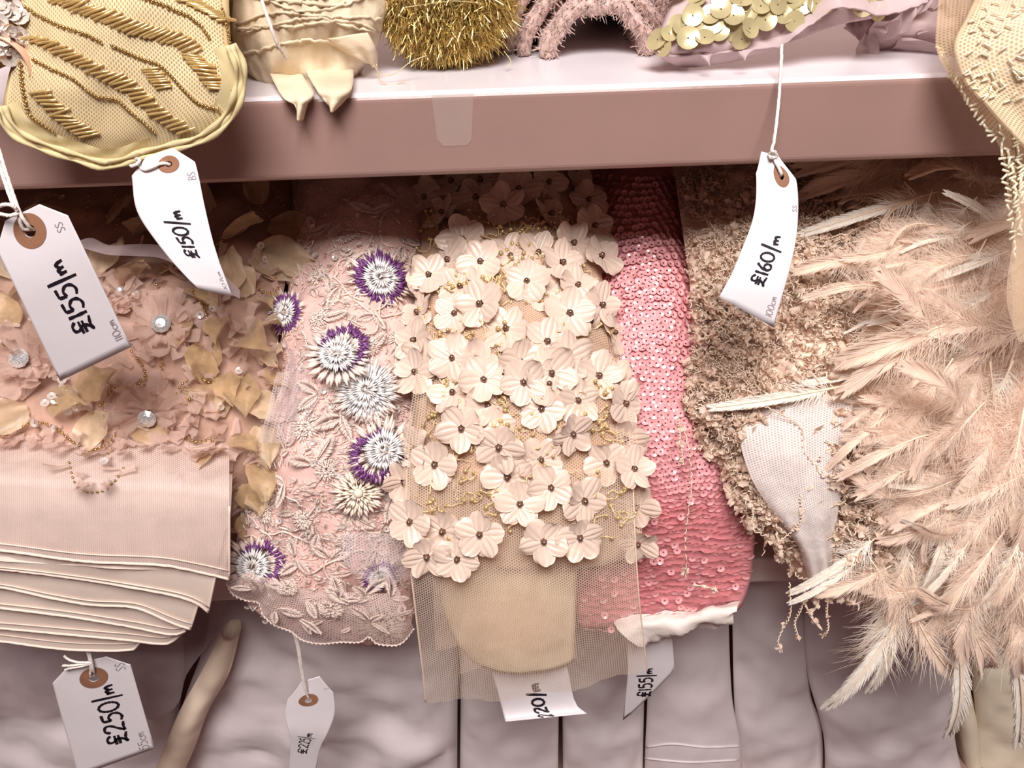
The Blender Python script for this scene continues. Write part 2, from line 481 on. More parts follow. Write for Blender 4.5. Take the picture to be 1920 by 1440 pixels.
# ------------------------------------------------------------ middle shelf: common profile of the piled bolts
_py = [240, 330, 450, 560, 650, 750, 850, 950, 1050, 1150, 1250, 1350]
_Y = [.30, .22, .125, .062, .020, -.012, -.034, -.048, -.058, -.062, -.064, -.064]
def Yp(py, d=0.0):
    return float(np.interp(py, _py, _Y)) + d
def R4(rows, d=0.0):
    return [(r[0], r[1], r[2], Yp(r[0], d) + (r[3] if len(r) > 3 else 0)) for r in rows]
def roll_core(parent, x, r, mat, y0=.06):
    """the rolled length of the bolt lying on the shelf behind the hanging end"""
    V, F = tube([(x, y0, LS_TOP + r), (x, .2, LS_TOP + r), (x, .40, LS_TOP + r)], r, 28)
    obj('rolled_length', V, F, mat, parent)
def strand_on(S, pts, n, lift):
    out = []
    for px, py in spline(pts, n):
        h = S.hit(px, py)
        if h is not None: out.append(h[0] + h[1] * lift)
    return np.array(out)
def bead_chain(S, pts, rad, gap, lift, mb, tpl=SPH, jit=0.0, elong=1.0):
    ln = np.sum(np.linalg.norm(np.diff(spline(pts, 60), axis=0), axis=1)) * PXM
    n = max(2, int(ln / gap))
    pth = strand_on(S, pts, n, lift)
    Ms = []; Ls = []
    for i in range(len(pth)):
        d = nz(pth[min(i + 1, len(pth) - 1)] - pth[max(i - 1, 0)]) if len(pth) > 1 else np.array((1., 0, 0))
        z = nz(np.cross(d, (0.2, -.7, .6))); y = np.cross(z, d)
        Ms.append(np.stack([d * rad * elong, y * rad, z * rad], 1)); Ls.append(pth[i] + RNG.normal(0, jit, 3) if jit else pth[i])
    mb.inst(tpl[0], tpl[1], Ms, Ls)
m_bead_gold = M('gold_glass_bead', rgb(214, 176, 110), rough=0.18, metal=0.85, var=0.2, vscale=900)
m_bead_silver = M('silver_lined_bead', rgb(240, 226, 216), rough=0.12, metal=0.35, var=0.15, vscale=900)
m_pearl = M('pearl_bead', rgb(240, 226, 205), rough=0.2, var=0.04, spec=0.7)
m_gem = M('rhinestone', rgb(252, 248, 246), rough=0.2, metal=0.55, var=0.3, vscale=9)
m_seq_clear = M('iridescent_sequin', rgb(236, 222, 214), rough=0.14, metal=0.3, var=0.1, vscale=500, alpha=0.85)

# ------------------------------------------------------------ pink sequin fabric
m_pink = M('pink_backing', rgb(212, 140, 144), rough=0.8, var=0.08)
m_pseq = M('pink_sequin', rgb(242, 172, 175), rough=0.22, var=0.08, vscale=260, spec=0.8)
m_lining = M('white_lining', rgb(236, 222, 214), rough=0.8, var=0.04, bump=0.2)
pk = thing('sequin_fabric', 'pink sequin fabric with a white lining hem, between the flower tulle and the yarn fabric', 'fabric', (P(1250, 1050, 0)[0], 0.05, LS_TOP))
rows = R4([(318, 1108, 1278), (430, 1108, 1292), (500, 1112, 1308), (560, 1118, 1312), (650, 1135, 1310), (800, 1140, 1345), (860, 1130, 1376), (930, 1110, 1404), (980, 1095, 1416), (1050, 1082, 1412), (1100, 1080, 1404), (1145, 1080, 1384), (1176, 1084, 1330)])
V, F, uv, fr = pillow(rows, bulge=[.020, .020, .020, .018, .014, .008, .002], thick=.03, thick_top=.07, nv=80, namp=.004, nscale=14, seed=3.3)
obj('backing', V, F, m_pink, pk, uv)
roll_core(pk, P(1210, 500, .12)[0], .036, m_pink)
SP = Surf(V, F)
items = []
for iy, py in enumerate(np.arange(336, 1172, 13.0)):
    xl, xr = np.interp(py, [r[0] for r in rows], [r[1] for r in rows]), np.interp(py, [r[0] for r in rows], [r[2] for r in rows])
    for px in np.arange(xl + 4 + 6 * (iy % 2), xr - 2, 12.0):
        yy = py - 0.055 * (px - 1200) + 5 * math.sin(px * .035 + py * .01)
        h = SP.hit(px + random.uniform(-1.5, 1.5), yy + random.uniform(-1.5, 1.5))
        if h is None: continue
        if yy > 1184 - (px - 1190) * .20: continue
        low = min(1, max(0, (yy - 900) / 60))
        tilt = R(random.gauss(14 + 20 * low, 6 + 4 * low))
        if random.random() < .09: tilt = R(random.uniform(-30, 10))
        fm = frame(h[1], R(random.gauss(0, 8)))
        M3 = fm @ rot('X', tilt) @ rot('Y', R(random.gauss(0, 9))) @ rot('Z', random.random() * 6)
        items.append((yy, M3, h[0] + h[1] * 0.0022))
# the strip along the rounded lower front is the nearest: built one by one
big = sorted(items, key=lambda q: abs(q[0] - 900) + random.random() * 240)[:290]
ids = set(id(q) for q in big)
seq_me = make_mesh('sequin', SEQ[0] * 0.0032, SEQ[1], m_pseq)
for q in big:
    link('sequin', seq_me, pk, mat4(q[1], q[2]))
mb = MB(); rest = [q for q in items if id(q) not in ids]
mb.inst(SEQ[0] * 0.0031, SEQ[1], [q[1] for q in rest], [q[2] for q in rest])
mb.build('sequin_rows', m_pseq, pk, kind='stuff')
bot = [(1196, 1190), (1215, 1197), (1260, 1186), (1310, 1172), (1345, 1168), (1366, 1160)]
V, F, uv, g = sheet([(1162, 1150, 1388, Yp(1150, -.004), 1126), (1182, 1160, 1382, Yp(1150, -.016), 1142), (1202, 1190, 1376, Yp(1150, -.016), 1160), (1208, 1200, 1368, Yp(1150, -.006), 1168)], nu=30, nv=10, ripple=(.0014, 2.3, .3), namp=.006, nscale=60)
obj('lining_hem', V, F, m_lining, pk, uv, label='crumpled white lining showing under the sequins')

# ------------------------------------------------------------ satin flower tulle
m_satin = M('champagne_satin', rgb(232, 206, 189), rough=0.36, var=0.05, vscale=90, sheen=0.25, transl=0.12)
m_tanbody = M('tan_tulle_body', rgb(196, 158, 130), rough=0.85, var=0.16, vscale=35, bump=0.25, bscale=700)
m_net_tan = M('tan_tulle_net', rgb(246, 222, 200), rough=0.8, var=0.03, transl=.3, alpha=0.52, net=(0.0016, -0.1, 0.05))
m_core = M('cream_inner_cloth', rgb(255, 234, 200), rough=0.85, var=0.03, transl=0.1)
m_yarn_gold = M('cream_gold_thread', rgb(228, 198, 152), rough=0.5, var=0.1)
ft = thing('flower_tulle', 'tan tulle fabric covered in champagne satin flowers, hanging in the middle of the shelf', 'fabric', (P(960, 1000, 0)[0], 0.04, LS_TOP))
DF = -.022
rows = R4([(318, 775, 1112), (450, 782, 1118), (560, 784, 1136), (700, 782, 1156), (800, 772, 1166), (900, 760, 1184), (1000, 764, 1192), (1040, 790, 1186)], DF)
V, F, uv, fr = pillow(rows, bulge=.024, thick=.028, thick_top=.07, nv=70, namp=.006, nscale=18, seed=8.1)
obj('body', V, F, m_tanbody, ft, uv)
sub_ = (fr + np.array((0, -.0025, .0012)))[:, 1:-1]; a_, b_ = sub_.shape[:2]
obj('net_overlay', sub_.reshape(-1, 3), gridfaces(a_, b_), m_net_tan, ft, np.stack([np.broadcast_to(np.linspace(0, .15, b_), (a_, b_)), np.broadcast_to(np.linspace(0, .34, a_)[:, None], (a_, b_))], -1).reshape(-1, 2))
roll_core(ft, P(950, 500, .12)[0], .068, m_tanbody)
SF = Surf(V, F)
V, F, uv, g = pillow(R4([(960, 846, 1082), (1050, 836, 1083), (1130, 828, 1081), (1195, 850, 1078), (1240, 884, 1076)], DF + .004), bulge=.014, thick=.014, nu=24, nv=30, namp=.003)
obj('inner_roll', V, F, m_core, ft, uv, label='pale cream inner cloth seen through the tulle')
for k, (rw, rp) in enumerate((([(980, 806, 1000, Yp(1000, DF - .014)), (1100, 812, 1010, Yp(1100, DF - .02)), (1214, 816, 1030, Yp(1200, DF - .02))], (.003, 2.4, .7)),
                              ([(1120, 880, 1078, Yp(1100, DF - .022)), (1180, 862, 1078, Yp(1200, DF - .025)), (1262, 862, 1082, Yp(1200, DF - .025), 1236)], (.003, 1.7, 2.0)))):
    V, F, uv, g = sheet(rw, nu=26, nv=20, ripple=rp, namp=.003)
    obj('tulle_layer', V, F, m_net_tan, ft, uv)
V, F, uv, g = sheet([(880, 762, 1186, Yp(880, DF - .012)), (1000, 762, 1190, Yp(1000, DF - .024)), (1100, 774, 1196, Yp(1100, DF - .032)), (1200, 786, 1204, Yp(1200, DF - .034), 1180), (1258, 793, 1209, Yp(1250, DF - .034), 1217), (1312, 798, 1213, Yp(1250, DF - .034), 1252)],
                    nu=60, nv=50, bulge=.010, ripple=(.0022, 3.1, 1.0, .4), edge=lambda s: .0006 * np.sin(s * 70) + .0004 * np.sin(s * 171))
obj('tulle_panel', V, F, m_net_tan, ft, uv, label='translucent tan net panel hanging below the flowers')
SN = Surf(V, F)
gg = g
m_selv = M('tan_net_selvage', rgb(238, 212, 188), rough=.8, alpha=.75, var=.03)
for e in (gg[:, 0], gg[:, -1]):
    V, F = tube(e, .0006, 5); obj('selvage', V, F, m_selv, ft)
V, F, uv, g = sheet([(540, 1050, 1076, Yp(540, DF - .022)), (640, 1046, 1070, Yp(640, DF - .028)), (720, 1040, 1056, Yp(720, DF - .026))], nu=8, nv=16, ripple=(.002, 1, 0))
obj('tulle_fold', V, F, m_net_tan, ft, uv)
for k, rw in enumerate(([(470, 782, 800, Yp(470, DF)), (600, 784, 806, Yp(600, DF - .008)), (720, 776, 802, Yp(720, DF - .012)), (840, 758, 790, Yp(840, DF - .014)), (1000, 756, 776, Yp(1000, DF - .016))],
                        [(560, 1132, 1150, Yp(560, DF)), (700, 1148, 1172, Yp(700, DF - .006)), (840, 1156, 1196, Yp(840, DF - .008)), (1000, 1180, 1204, Yp(1000, DF - .014))])):
    V, F, uv, g = sheet(rw, nu=8, nv=26, ripple=(.002, 1, 0))
    obj('tulle_fold', V, F, m_net_tan, ft, uv)

def flower_mesh(seed):
    rg = random.Random(seed); V = []; Q = []
    for k in range(5):
        th = 6.2832 * k / 5 + rg.uniform(-.10, .10)
        lift = rg.uniform(.02, .42); tw = rg.uniform(-.26, .26); sc = rg.uniform(.92, 1.06); fold = rg.uniform(.0, .10)
        b = len(V); nr, nc = 8, 11
        for i in range(nr):
            r = .13 + .88 * i / (nr - 1)
            c = (r - .60) / .42
            hw = .45 * math.sqrt(max(0.0, 1 - c * c)) if c > 0 else .12 + .33 * math.sqrt(max(0, 1 - (c / 1.14) ** 2))
            hw = max(hw, .20 if i == nr - 1 else .1)
            for j in range(nc):
                u = (j - 5) / 5.0
                rr = (r - .09 * (u * u) * (r > .9)) * sc
                y = u * hw * sc
                pl = .066 * math.cos(u * math.pi * 3.5) * math.sin(math.pi * min(1, r * .92)) * (1 - .3 * abs(u))
                z = lift * r * r * .8 + pl - fold * u * u + tw * u * r + .012 * rg.random()
                V.append((rr * math.cos(th) - y * math.sin(th), rr * math.sin(th) + y * math.cos(th), z))
        Q += [(b + i * nc + j, b + i * nc + j + 1, b + (i + 1) * nc + j + 1, b + (i + 1) * nc + j) for i in range(nr - 1) for j in range(nc - 1)]
    return make_mesh('flower', np.array(V) * .0178, np.array(Q), m_satin)
FM = [flower_mesh(i) for i in range(8)]
m_fbead = M('dark_flower_bead', rgb(150, 118, 104), rough=0.15, metal=0.7, var=0.2)
bead_me = make_mesh('centre_bead', SPH8[0] * .0021, SPH8[1], m_fbead)
FL = [(839,406),(872,452),(943,397),(1029,406),(1096,387),(843,491),(904,499),(867,539),(1009,476),(1043,502),(1067,462),(988,534),(1014,552),(1076,538),(1109,580),(853,592),(790,588),(777,536),(914,575),(951,619),(1021,645),(856,677),(968,674),(1053,672),(893,375),(970,362),(1020,346),(1112,494),(1144,626),(793,642),(801,676),(898,690),(1028,700),(956,484),(811,526),(1101,433),(904,349),(800,373),(904,716),(977,718),(851,740),(1023,721),(1119,706),(1079,750),(1015,767),(912,763),(870,799),(920,804),(1062,803),(790,835),(822,865),(1012,860),(1130,860),(951,889),(1029,908),(1086,934),(976,942),(1084,988),(780,970),(836,988),(902,989),(1016,1004),(801,1029),(864,1039),(1199,1004),(1176,816),(1184,880),(1194,940),(1151,754),(794,700),(1158,715),(940,827),(756,893),(1066,595),(1090,350),(850,345)]
for i, (px, py) in enumerate(FL):
    h = SN.hit(px, py) if py > 895 else SF.hit(px, py)
    if h is None: h = SF.hit(px, py)
    if h is None:
        h = SN.hit(px, py)
    if h is None:
        pt, n = SF.near(P(px, py, Yp(py, DF))); h = (P(px, py, float(pt[1])), n)
    n = nz(h[1] + np.array((random.uniform(-.32, .32), -.25 + random.uniform(-.25, .25), random.uniform(-.3, .25))))
    if px < 800 and py < 900: n = nz(n + np.array((-.45, 0, 0)))
    if px > 1140: n = nz(n + np.array((.55, 0, 0)))
    fm = frame(n, random.random() * 6.28)
    lift = random.choice((.003, .006, .010)) + (.004 if py > 880 else 0)
    o = link('flower', FM[i % 8], ft, mat4(fm, h[0] + n * lift, random.uniform(.92, 1.08) * (1 + (700 - py) * .00008)))
    b = link('centre_bead', bead_me, o, Matrix.Translation((0, 0, .0016)))
mbt = MB(); mbb = MB()
for i in range(330):
    px = random.uniform(790, 1165); py = random.uniform(400, 1010)
    if py > 960 and 850 < px < 1000 and random.random() < .6: continue
    S_ = SN if py > 895 else SF
    pts = []; a = random.random() * 6.28
    x, y = px, py
    for k in range(7):
        h = S_.hit(x, y)
        if h is not None: pts.append(h[0] + h[1] * random.uniform(.001, .006))
        a += random.gauss(0, .9); x += 7 * math.cos(a); y += 7 * math.sin(a)
    if len(pts) < 4: continue
    mbt.add(*tube(spline(pts, 14), .00055, 4))
    for q in (pts[0], pts[-1]):
        mbb.inst(SPH[0] * random.uniform(.0012, .0021), SPH[1], [np.eye(3)], [q])
mbt.build('looped_thread', m_yarn_gold, ft, kind='stuff')
m_fb2 = M('champagne_bead', rgb(238, 208, 150), rough=0.12, metal=0.55, var=0.12)
mbb.build('tiny_beads', m_fb2, ft, kind='stuff')

# ------------------------------------------------------------ left: organza applique tulle
m_org = M('gold_organza', rgb(212, 178, 136), rough=0.42, var=0.14, vscale=3, alpha=0.74, transl=0.3, sheen=.3)
m_orgp = M('pale_organza', rgb(232, 204, 170), rough=0.42, var=0.10, vscale=3, alpha=0.76, transl=0.3, sheen=.3)
m_tuft = M('blush_tulle', rgb(230, 198, 184), rough=0.8, var=0.06, alpha=0.62, transl=0.25)
m_orgbody = M('dusky_tulle_body', rgb(186, 148, 130), rough=0.85, var=0.2, vscale=28, bump=.3, bscale=500)
m_blush = M('blush_tulle_cloth', rgb(229, 208, 194), rough=0.85, var=0.03, vscale=30, bump=.15, bscale=1500)
m_net_blush = M('blush_net', rgb(226, 200, 190), rough=0.85, var=0.04, alpha=0.80, net=(0.0015, 0.3, 0.45))
ap = thing('applique_tulle', 'blush tulle with gold organza petals, rhinestones and bead trails, folded layers hanging at left', 'fabric', (P(200, 1000, 0)[0], .04, LS_TOP))
DO = -.006
rows = R4([(330, -170, 548), (450, -170, 548), (560, -170, 530), (640, -170, 522), (720, -170, 516), (850, -170, 500), (930, -170, 462), (1010, -170, 436)], DO)
V, F, uv, fr = pillow(rows, bulge=.022, thick=.03, thick_top=.07, nu=50, nv=60, namp=.010, nscale=16, seed=2.2)
obj('body', V, F, m_orgbody, ap, uv)
roll_core(ap, P(150, 500, .12)[0], .085, m_blush)
SO = Surf(V, F)
# folded layers, lowest first
hems = [[(-170, 1185), (0, 1202), (90, 1214), (153, 1219), (250, 1217), (262, 1203)],
        [(-170, 1166), (0, 1178), (130, 1190), (240, 1200), (316, 1206), (342, 1186)],
        [(-170, 1120), (0, 1140), (136, 1157), (250, 1176), (326, 1190), (348, 1182)],
        [(-170, 1085), (0, 1101), (100, 1122), (170, 1134), (255, 1140), (323, 1168), (357, 1180)],
        [(-170, 1055), (0, 1067), (153, 1086), (272, 1106), (340, 1120), (374, 1134), (390, 1148)],
        [(-170, 1020), (0, 1032), (153, 1052), (306, 1060), (380, 1074), (430, 1086)]]
for k, hm in enumerate(hems):
    d = DO - .002 - .0075 * k
    hp = np.array(hm, float); xs = np.linspace(-170, hm[-1][0], 40)
    ys = cr(hp[:, 0], hp[:, 1], xs)
    top = 985 if k < 5 else 800
    nv = 24; G = np.zeros((nv, 40, 3))
    for j in range(40):
        for i in range(nv):
            f = i / (nv - 1)
            x = xs[j] + ((432 - hm[-1][0]) * (1 - f) * .8 * (j / 39.0) if k < 5 else 0)
            y = top * (1 - f) + ys[j] * f
            dd = d + (.045 * max(0, 1 - f / .42) if k == 5 else 0)
            G[i, j] = P(x, y, Yp(y, dd) - .004 * math.sin(3.14 * f) + .0010 * math.sin(xs[j] * .021 + k) * f - (.012 * (1 - ((xs[j] - 130) / 320.) ** 2) if k < 6 else 0))
    uv = np.stack([np.broadcast_to(np.linspace(0, .24, 40), (nv, 40)), np.broadcast_to(np.linspace(0, .12, nv)[:, None], (nv, 40))], -1).reshape(-1, 2)
    lay = obj('folded_layer' if k < 5 else 'tulle_panel', G.reshape(-1, 3), gridfaces(nv, 40), m_blush if k < 5 else m_net_blush, ap, uv)
    mb = MB()
    mb.add(*tube(spline(G[-1], 80) + RNG.normal(0, .00008, (80, 3)), .0011, 6))
    mb.add(*tube(G[-2] * .6 + G[-3] * .4 + np.array((0, -.0008, 0)), .0006, 5))
    mb.add(*tube(G[nv // 2:, -1], .0008, 5))
    mb.build('hem', m_blush, lay)
    if k == 4:
        V, F, uv, g = sheet([(830, -170, 436, Yp(830, DO + .02)), (930, -170, 434, Yp(930, DO - .026)), (1036, -170, 424, Yp(1036, DO - .040), 1070)], nu=40, nv=24, bulge=.012, namp=.003)
        obj('under_panel', V, F, m_blush, ap, uv)
    if k == 5:
        SOP = Surf(G.reshape(-1, 3), [gridfaces(nv, 40)])
SOX = Front(SO, SOP)
def petal_mesh(seed, mat, pointed=True):
    rg = random.Random(seed); nr, nc = 9, 7; V = []
    c1, c2, c3, c4 = rg.uniform(-.35, .35), rg.uniform(.05, .3), rg.uniform(2, 5), rg.uniform(.03, .08)
    for i in range(nr):
        s = i / (nr - 1)
        hw = .34 * math.sin(math.pi * min(1, s * .82 + .12)) ** .8 * (1 if not pointed else (1 - s ** 4)) + .015
        for j in range(nc):
            u = (j - nc // 2) / (nc // 2)
            V.append((s, u * hw + .02 * rg.gauss(0, 1), c2 * math.sin(s * 2.6) + c1 * u * s * .6 - .25 * hw * (1 - u * u) * (1 if rg.random() < 2 else 0) + c4 * math.sin(c3 * 3 * u + s * 6)))
    return make_mesh('organza_petal', np.array(V), gridfaces(nr, nc), mat)
OP = [petal_mesh(i, m_org) for i in range(5)] + [petal_mesh(20 + i, m_orgp) for i in range(3)]
def put(name, me, parent, S, px, py, ang, size, lift=.003, tilt=0.0, D=0.0, jit=.2, label=None):
    h = S.hit(px, py)
    if h is None: return None
    n = nz(h[1] + RNG.normal(0, jit, 3))
    fm = frame(n, R(ang)) @ rot('Y', -R(tilt))
    return link(name, me, parent, mat4(fm, h[0] + h[1] * lift, size))
# hand-placed gold petals on the right of the cloth, then dark ones at the back
PET = [(372, 545, -80, 42), (395, 640, -95, 60), (440, 650, -70, 70), (452, 700, -100, 66), (430, 770, 160, 56), (398, 780, 120, 44), (476, 740, -60, 52), (488, 800, -95, 56), (470, 860, -110, 50),
       (510, 720, -80, 46), (350, 600, -100, 46), (100, 750, -20, 60), (150, 740, 20, 60), (190, 770, -100, 56), (60, 770, 190, 60), (20, 740, 170, 52), (250, 800, -60, 50), (300, 850, 200, 40), (395, 840, -100, 40), (30, 620, 100, 46), (12, 570, 60, 44), (70, 560, 10, 40),
       (480, 620, -60, 50), (500, 660, -80, 46), (420, 700, -85, 50), (505, 800, -50, 44), (455, 900, -80, 44), (450, 960, -85, 42), (350, 545, -120, 42), (465, 560, 100, 56), (420, 560, 60, 60), (520, 590, -70, 44), (410, 600, -95, 50), (500, 560, -80, 46), (385, 720, 80, 44), (440, 820, -75, 46), (515, 690, -100, 40), (475, 900, -95, 40)]
for i, (px, py, a, s) in enumerate(PET):
    put('organza_petal', OP[i % 8], ap, SO, px, py, a, s * PXM * 1.5, .005, random.uniform(5, 30))
for i, (px, py, a, s) in enumerate([(120, 400, -80, 60), (200, 420, 30, 60), (260, 440, -50, 62), (330, 420, 100, 60), (430, 450, -30, 80), (470, 480, -40, 90), (500, 430, -60, 70), (520, 500, -80, 60), (380, 470, 20, 60),
                                    (90, 500, 100, 50), (180, 520, 10, 60), (240, 540, -30, 60), (300, 520, 50, 60), (40, 520, 150, 60), (110, 370, -90, 46), (400, 400, 140, 60), (540, 470, -80, 50), (480, 390, 60, 56), (150, 470, 200, 50)]):
    put('organza_petal', OP[(i * 3) % 8], ap, SO, px, py, a, s * PXM * 1.45, .004, random.uniform(5, 35))
def strip_mesh(seed):
    rg = random.Random(seed); V = []; nr, nc = 6, 5
    f1 = rg.uniform(.05, .14)
    for i in range(nr):
        s = i / (nr - 1)
        for j in range(nc):
            u = (j - 2) / 2.
            V.append((s, u * (.10 + .2 * s) + rg.gauss(0, .015), .28 * s * s + f1 * math.sin(u * 4 + seed) * s + rg.gauss(0, .02)))
    return make_mesh('tulle_frill', np.array(V), gridfaces(nr, nc), m_tuft)
FR = [strip_mesh(i) for i in range(6)]
gem_me = make_mesh('rhinestone', GEM[0], GEM[1], m_gem, smooth=False)
for (px, py, rr, gr) in ((308, 620, 62, 17), (52, 683, 66, 18), (284, 776, 62, 16), (180, 590, 46, 8), (230, 560, 40, 7)):
    for layer, nn, ss in ((0, 13, 1.0), (1, 9, .72)):
        for k in range(nn):
            a = 360. * k / nn + random.uniform(-12, 12)
            x = px + 10 * math.cos(R(a)); y = py - 10 * math.sin(R(a))
            put('tulle_frill', FR[k % 6], ap, SO, x, y, a, rr * PXM * ss * random.uniform(.85, 1.15), .004 + .002 * layer, 8 + 22 * layer)
    h = SO.hit(px, py)
    if h is not None:
        link('rhinestone', gem_me, ap, mat4(frame(nz(h[1] + np.array((0, -.4, 0)))), h[0] + h[1] * .012, gr * PXM))
def frill_line(S, pts, n, size, lift=.003):
    q = spline(pts, n + 1)
    for i in range(n):
        d = q[i + 1] - q[i]; a = math.degrees(math.atan2(-d[1], d[0])) - 90
        put('tulle_frill', FR[i % 6], ap, S, q[i][0], q[i][1], a + random.uniform(-14, 14), size * PXM * random.uniform(.8, 1.2), lift, random.uniform(0, 16))
frill_line(SOX, [(-20, 800), (20, 822), (70, 812), (120, 808)], 9, 46)
frill_line(SOX, [(120, 800), (150, 840), (200, 850), (220, 820)], 8, 40)
frill_line(SOX, [(330, 820), (350, 842), (390, 846), (425, 830)], 9, 36, .002)
frill_line(SOX, [(-20, 838), (40, 830), (100, 826), (150, 850), (210, 862), (250, 846), (300, 838), (340, 846), (390, 856), (428, 838)], 26, 40, .004)
frill_line(SOP, [(130, 880), (160, 905), (200, 905), (236, 876)], 9, 34, .003)
frill_line(SO, [(345, 760), (380, 740), (410, 752)], 6, 34)
frill_line(SO, [(300, 590), (350, 600), (370, 640)], 6, 40)
frill_line(SO, [(430, 860), (450, 920), (458, 980)], 8, 44)
frill_line(SO, [(180, 500), (250, 520), (330, 530)], 8, 44)
for i in range(190):
    px, py = (random.uniform(-30, 500), random.uniform(470, 830)) if i < 95 else (random.uniform(330, 530), random.uniform(480, 1000))
    put('tulle_frill', FR[i % 6], ap, SO, px, py, random.random() * 360, random.uniform(24, 44) * PXM, random.uniform(.002, .005), random.uniform(5, 35))
frill_line(SO, [(440, 640), (470, 660), (520, 640)], 7, 40)
mbg = MB()
for pts in ([(250, 668), (270, 690), (275, 710), (260, 724), (225, 732), (195, 760)], [(-10, 828), (10, 820), (40, 805), (75, 792), (110, 800), (140, 826), (170, 832), (198, 822)], [(205, 758), (202, 790), (198, 822)],
            [(225, 800), (220, 825), (200, 850), (160, 866)], [(370, 640), (385, 680), (400, 715), (408, 740)], [(335, 740), (350, 722), (380, 718), (420, 740)], [(350, 760), (360, 745), (385, 742)], [(345, 820), (362, 842), (390, 838), (412, 820)],
            [(290, 660), (305, 690), (300, 715)], [(360, 555), (385, 590), (395, 640)], [(250, 570), (256, 600), (262, 640)], [(215, 370), (230, 400), (222, 440)], [(380, 390), (385, 420), (390, 470)], [(455, 360), (490, 400), (520, 440), (545, 470)],
            [(410, 470), (440, 450), (470, 430), (465, 390)], [(475, 540), (500, 558), (520, 552), (510, 525)], [(500, 490), (530, 480), (545, 470)], [(505, 360), (530, 400), (540, 440)], [(170, 380), (165, 420)], [(300, 540), (310, 560)], [(180, 690), (205, 720)]):
    bead_chain(SOX, pts, .0010, .0030, .0065, mbg, elong=1.5)
for pts in ([(130, 870), (140, 905), (160, 920), (190, 920), (215, 905), (232, 880)], [(225, 800), (222, 830), (195, 862)]):
    bead_chain(SOP, pts, .0008, .0034, .0012, mbg, elong=1.4)
mbg.build('bead_trail', m_bead_gold, ap, kind='stuff')
csq = make_mesh('clear_sequin', SEQ[0] * .0030, SEQ[1], m_seq_clear)
cl = [(127, 725), (129, 732), (145, 745), (152, 750), (158, 757), (140, 740), (148, 742), (106, 748), (114, 755), (155, 769), (135, 776), (98, 760), (205, 730), (408, 768), (484, 770), (12, 752), (4, 640), (10, 650), (1, 632), (33, 805), (115, 806), (83, 794),
      (200, 886), (122, 365), (124, 390), (480, 470), (488, 495), (430, 520), (350, 535), (262, 560), (310, 575), (220, 485), (380, 600), (400, 590), (450, 700)]
for px, py in cl:
    S_ = SOX
    put('sequin', csq, ap, S_, px + random.uniform(-2, 2), py, random.random() * 360, 1.0, .009, random.uniform(-20, 20), jit=.3)
V, F, uv, g = sheet([(444, 148, 152, Yp(450, DO - .030), 448), (455, 240, 244, Yp(460, DO - .034), 478)], nu=2, nv=2)
rib = []
for x, y0, y1 in ((146, 452, 462), (172, 446, 470), (205, 460, 478), (250, 458, 480), (300, 460, 484), (350, 478, 506), (395, 498, 530), (425, 520, 548), (450, 544, 560)):
    rib.append((P(x, y0, Yp(y0, DO - .075)), P(x, y1, Yp(y1, DO - .077))))
A = cr(range(len(rib)), np.array([a for a, b in rib]), np.linspace(0, len(rib) - 1, 40)); B = cr(range(len(rib)), np.array([b for a, b in rib]), np.linspace(0, len(rib) - 1, 40))
m_rib = M('lilac_organza_ribbon', rgb(214, 192, 194), rough=.4, alpha=.8, transl=.2)
G = np.stack([A, (A + B) / 2 + np.array((0, -.001, 0)), B], 1)
rb = obj('ribbon', G.reshape(-1, 3), gridfaces(40, 3), m_rib)
rb['label'] = 'pale lilac organza ribbon crossing the dark cloth behind the tag marked 150'; rb['category'] = 'ribbon'

# ------------------------------------------------------------ embroidered lace
m_lace = M('pink_net_body', rgb(230, 190, 180), rough=0.85, var=0.09, vscale=50, bump=.5, bscale=420)
m_net_pink = M('pink_lace_net', rgb(246, 220, 212), rough=0.8, var=0.05, alpha=0.85, net=(0.0021, 0.1, 0.12))
m_thread = M('blush_embroidery_thread', rgb(250, 224, 211), rough=0.36, var=0.05, vscale=300, sheen=.4, transl=.12)
m_threadw = M('white_embroidery_thread', rgb(252, 246, 244), rough=0.38, var=0.04, sheen=.4, transl=.1)
m_threadp = M('purple_embroidery_thread', rgb(124, 68, 128), rough=0.42, var=0.2, vscale=300)
m_threadc = M('cream_embroidery_thread', rgb(246, 228, 206), rough=0.4, var=0.06)
lc = thing('embroidered_lace', 'pink lace embroidered with pale leaves and purple and white flowers, left of the flower tulle', 'fabric', (P(620, 1000, 0)[0], .04, LS_TOP))
DL = -.004
rows = R4([(330, 556, 830), (450, 548, 818), (560, 538, 800), (650, 524, 786), (750, 516, 782), (850, 492, 768), (950, 462, 764), (1050, 440, 768), (1110, 448, 774), (1160, 496, 776), (1196, 590, 762)], DL)
V, F, uv, fr = pillow(rows, bulge=[.030, .030, .030, .030, .028, .022, .012, .002], thick=.028, thick_top=.07, nu=44, nv=64, namp=.010, nscale=20, seed=6.6)
obj('body', V, F, m_lace, lc, uv)
roll_core(lc, P(655, 500, .12)[0], .05, m_lace)
SL = Surf(V, F)
edge = [(424, 1092), (436, 1114), (462, 1126), (484, 1130), (492, 1152), (514, 1172), (545, 1184), (566, 1200), (600, 1207), (640, 1204), (676, 1204), (692, 1194), (704, 1206), (726, 1210), (748, 1209), (764, 1196), (776, 1178)]
ne = 60; E = spline(edge, ne)
G = np.zeros((10, ne, 3))
for j in range(ne):
    cx = 640 + (E[j][0] - 640) * .78; cy = 1060 + (E[j][1] - 1060) * .35
    for i in range(10):
        f = i / 9.
        x = cx * (1 - f) + E[j][0] * f; y = cy * (1 - f) + E[j][1] * f
        G[i, j] = P(x, y, Yp(y, DL - .034 + .016 * f * f))
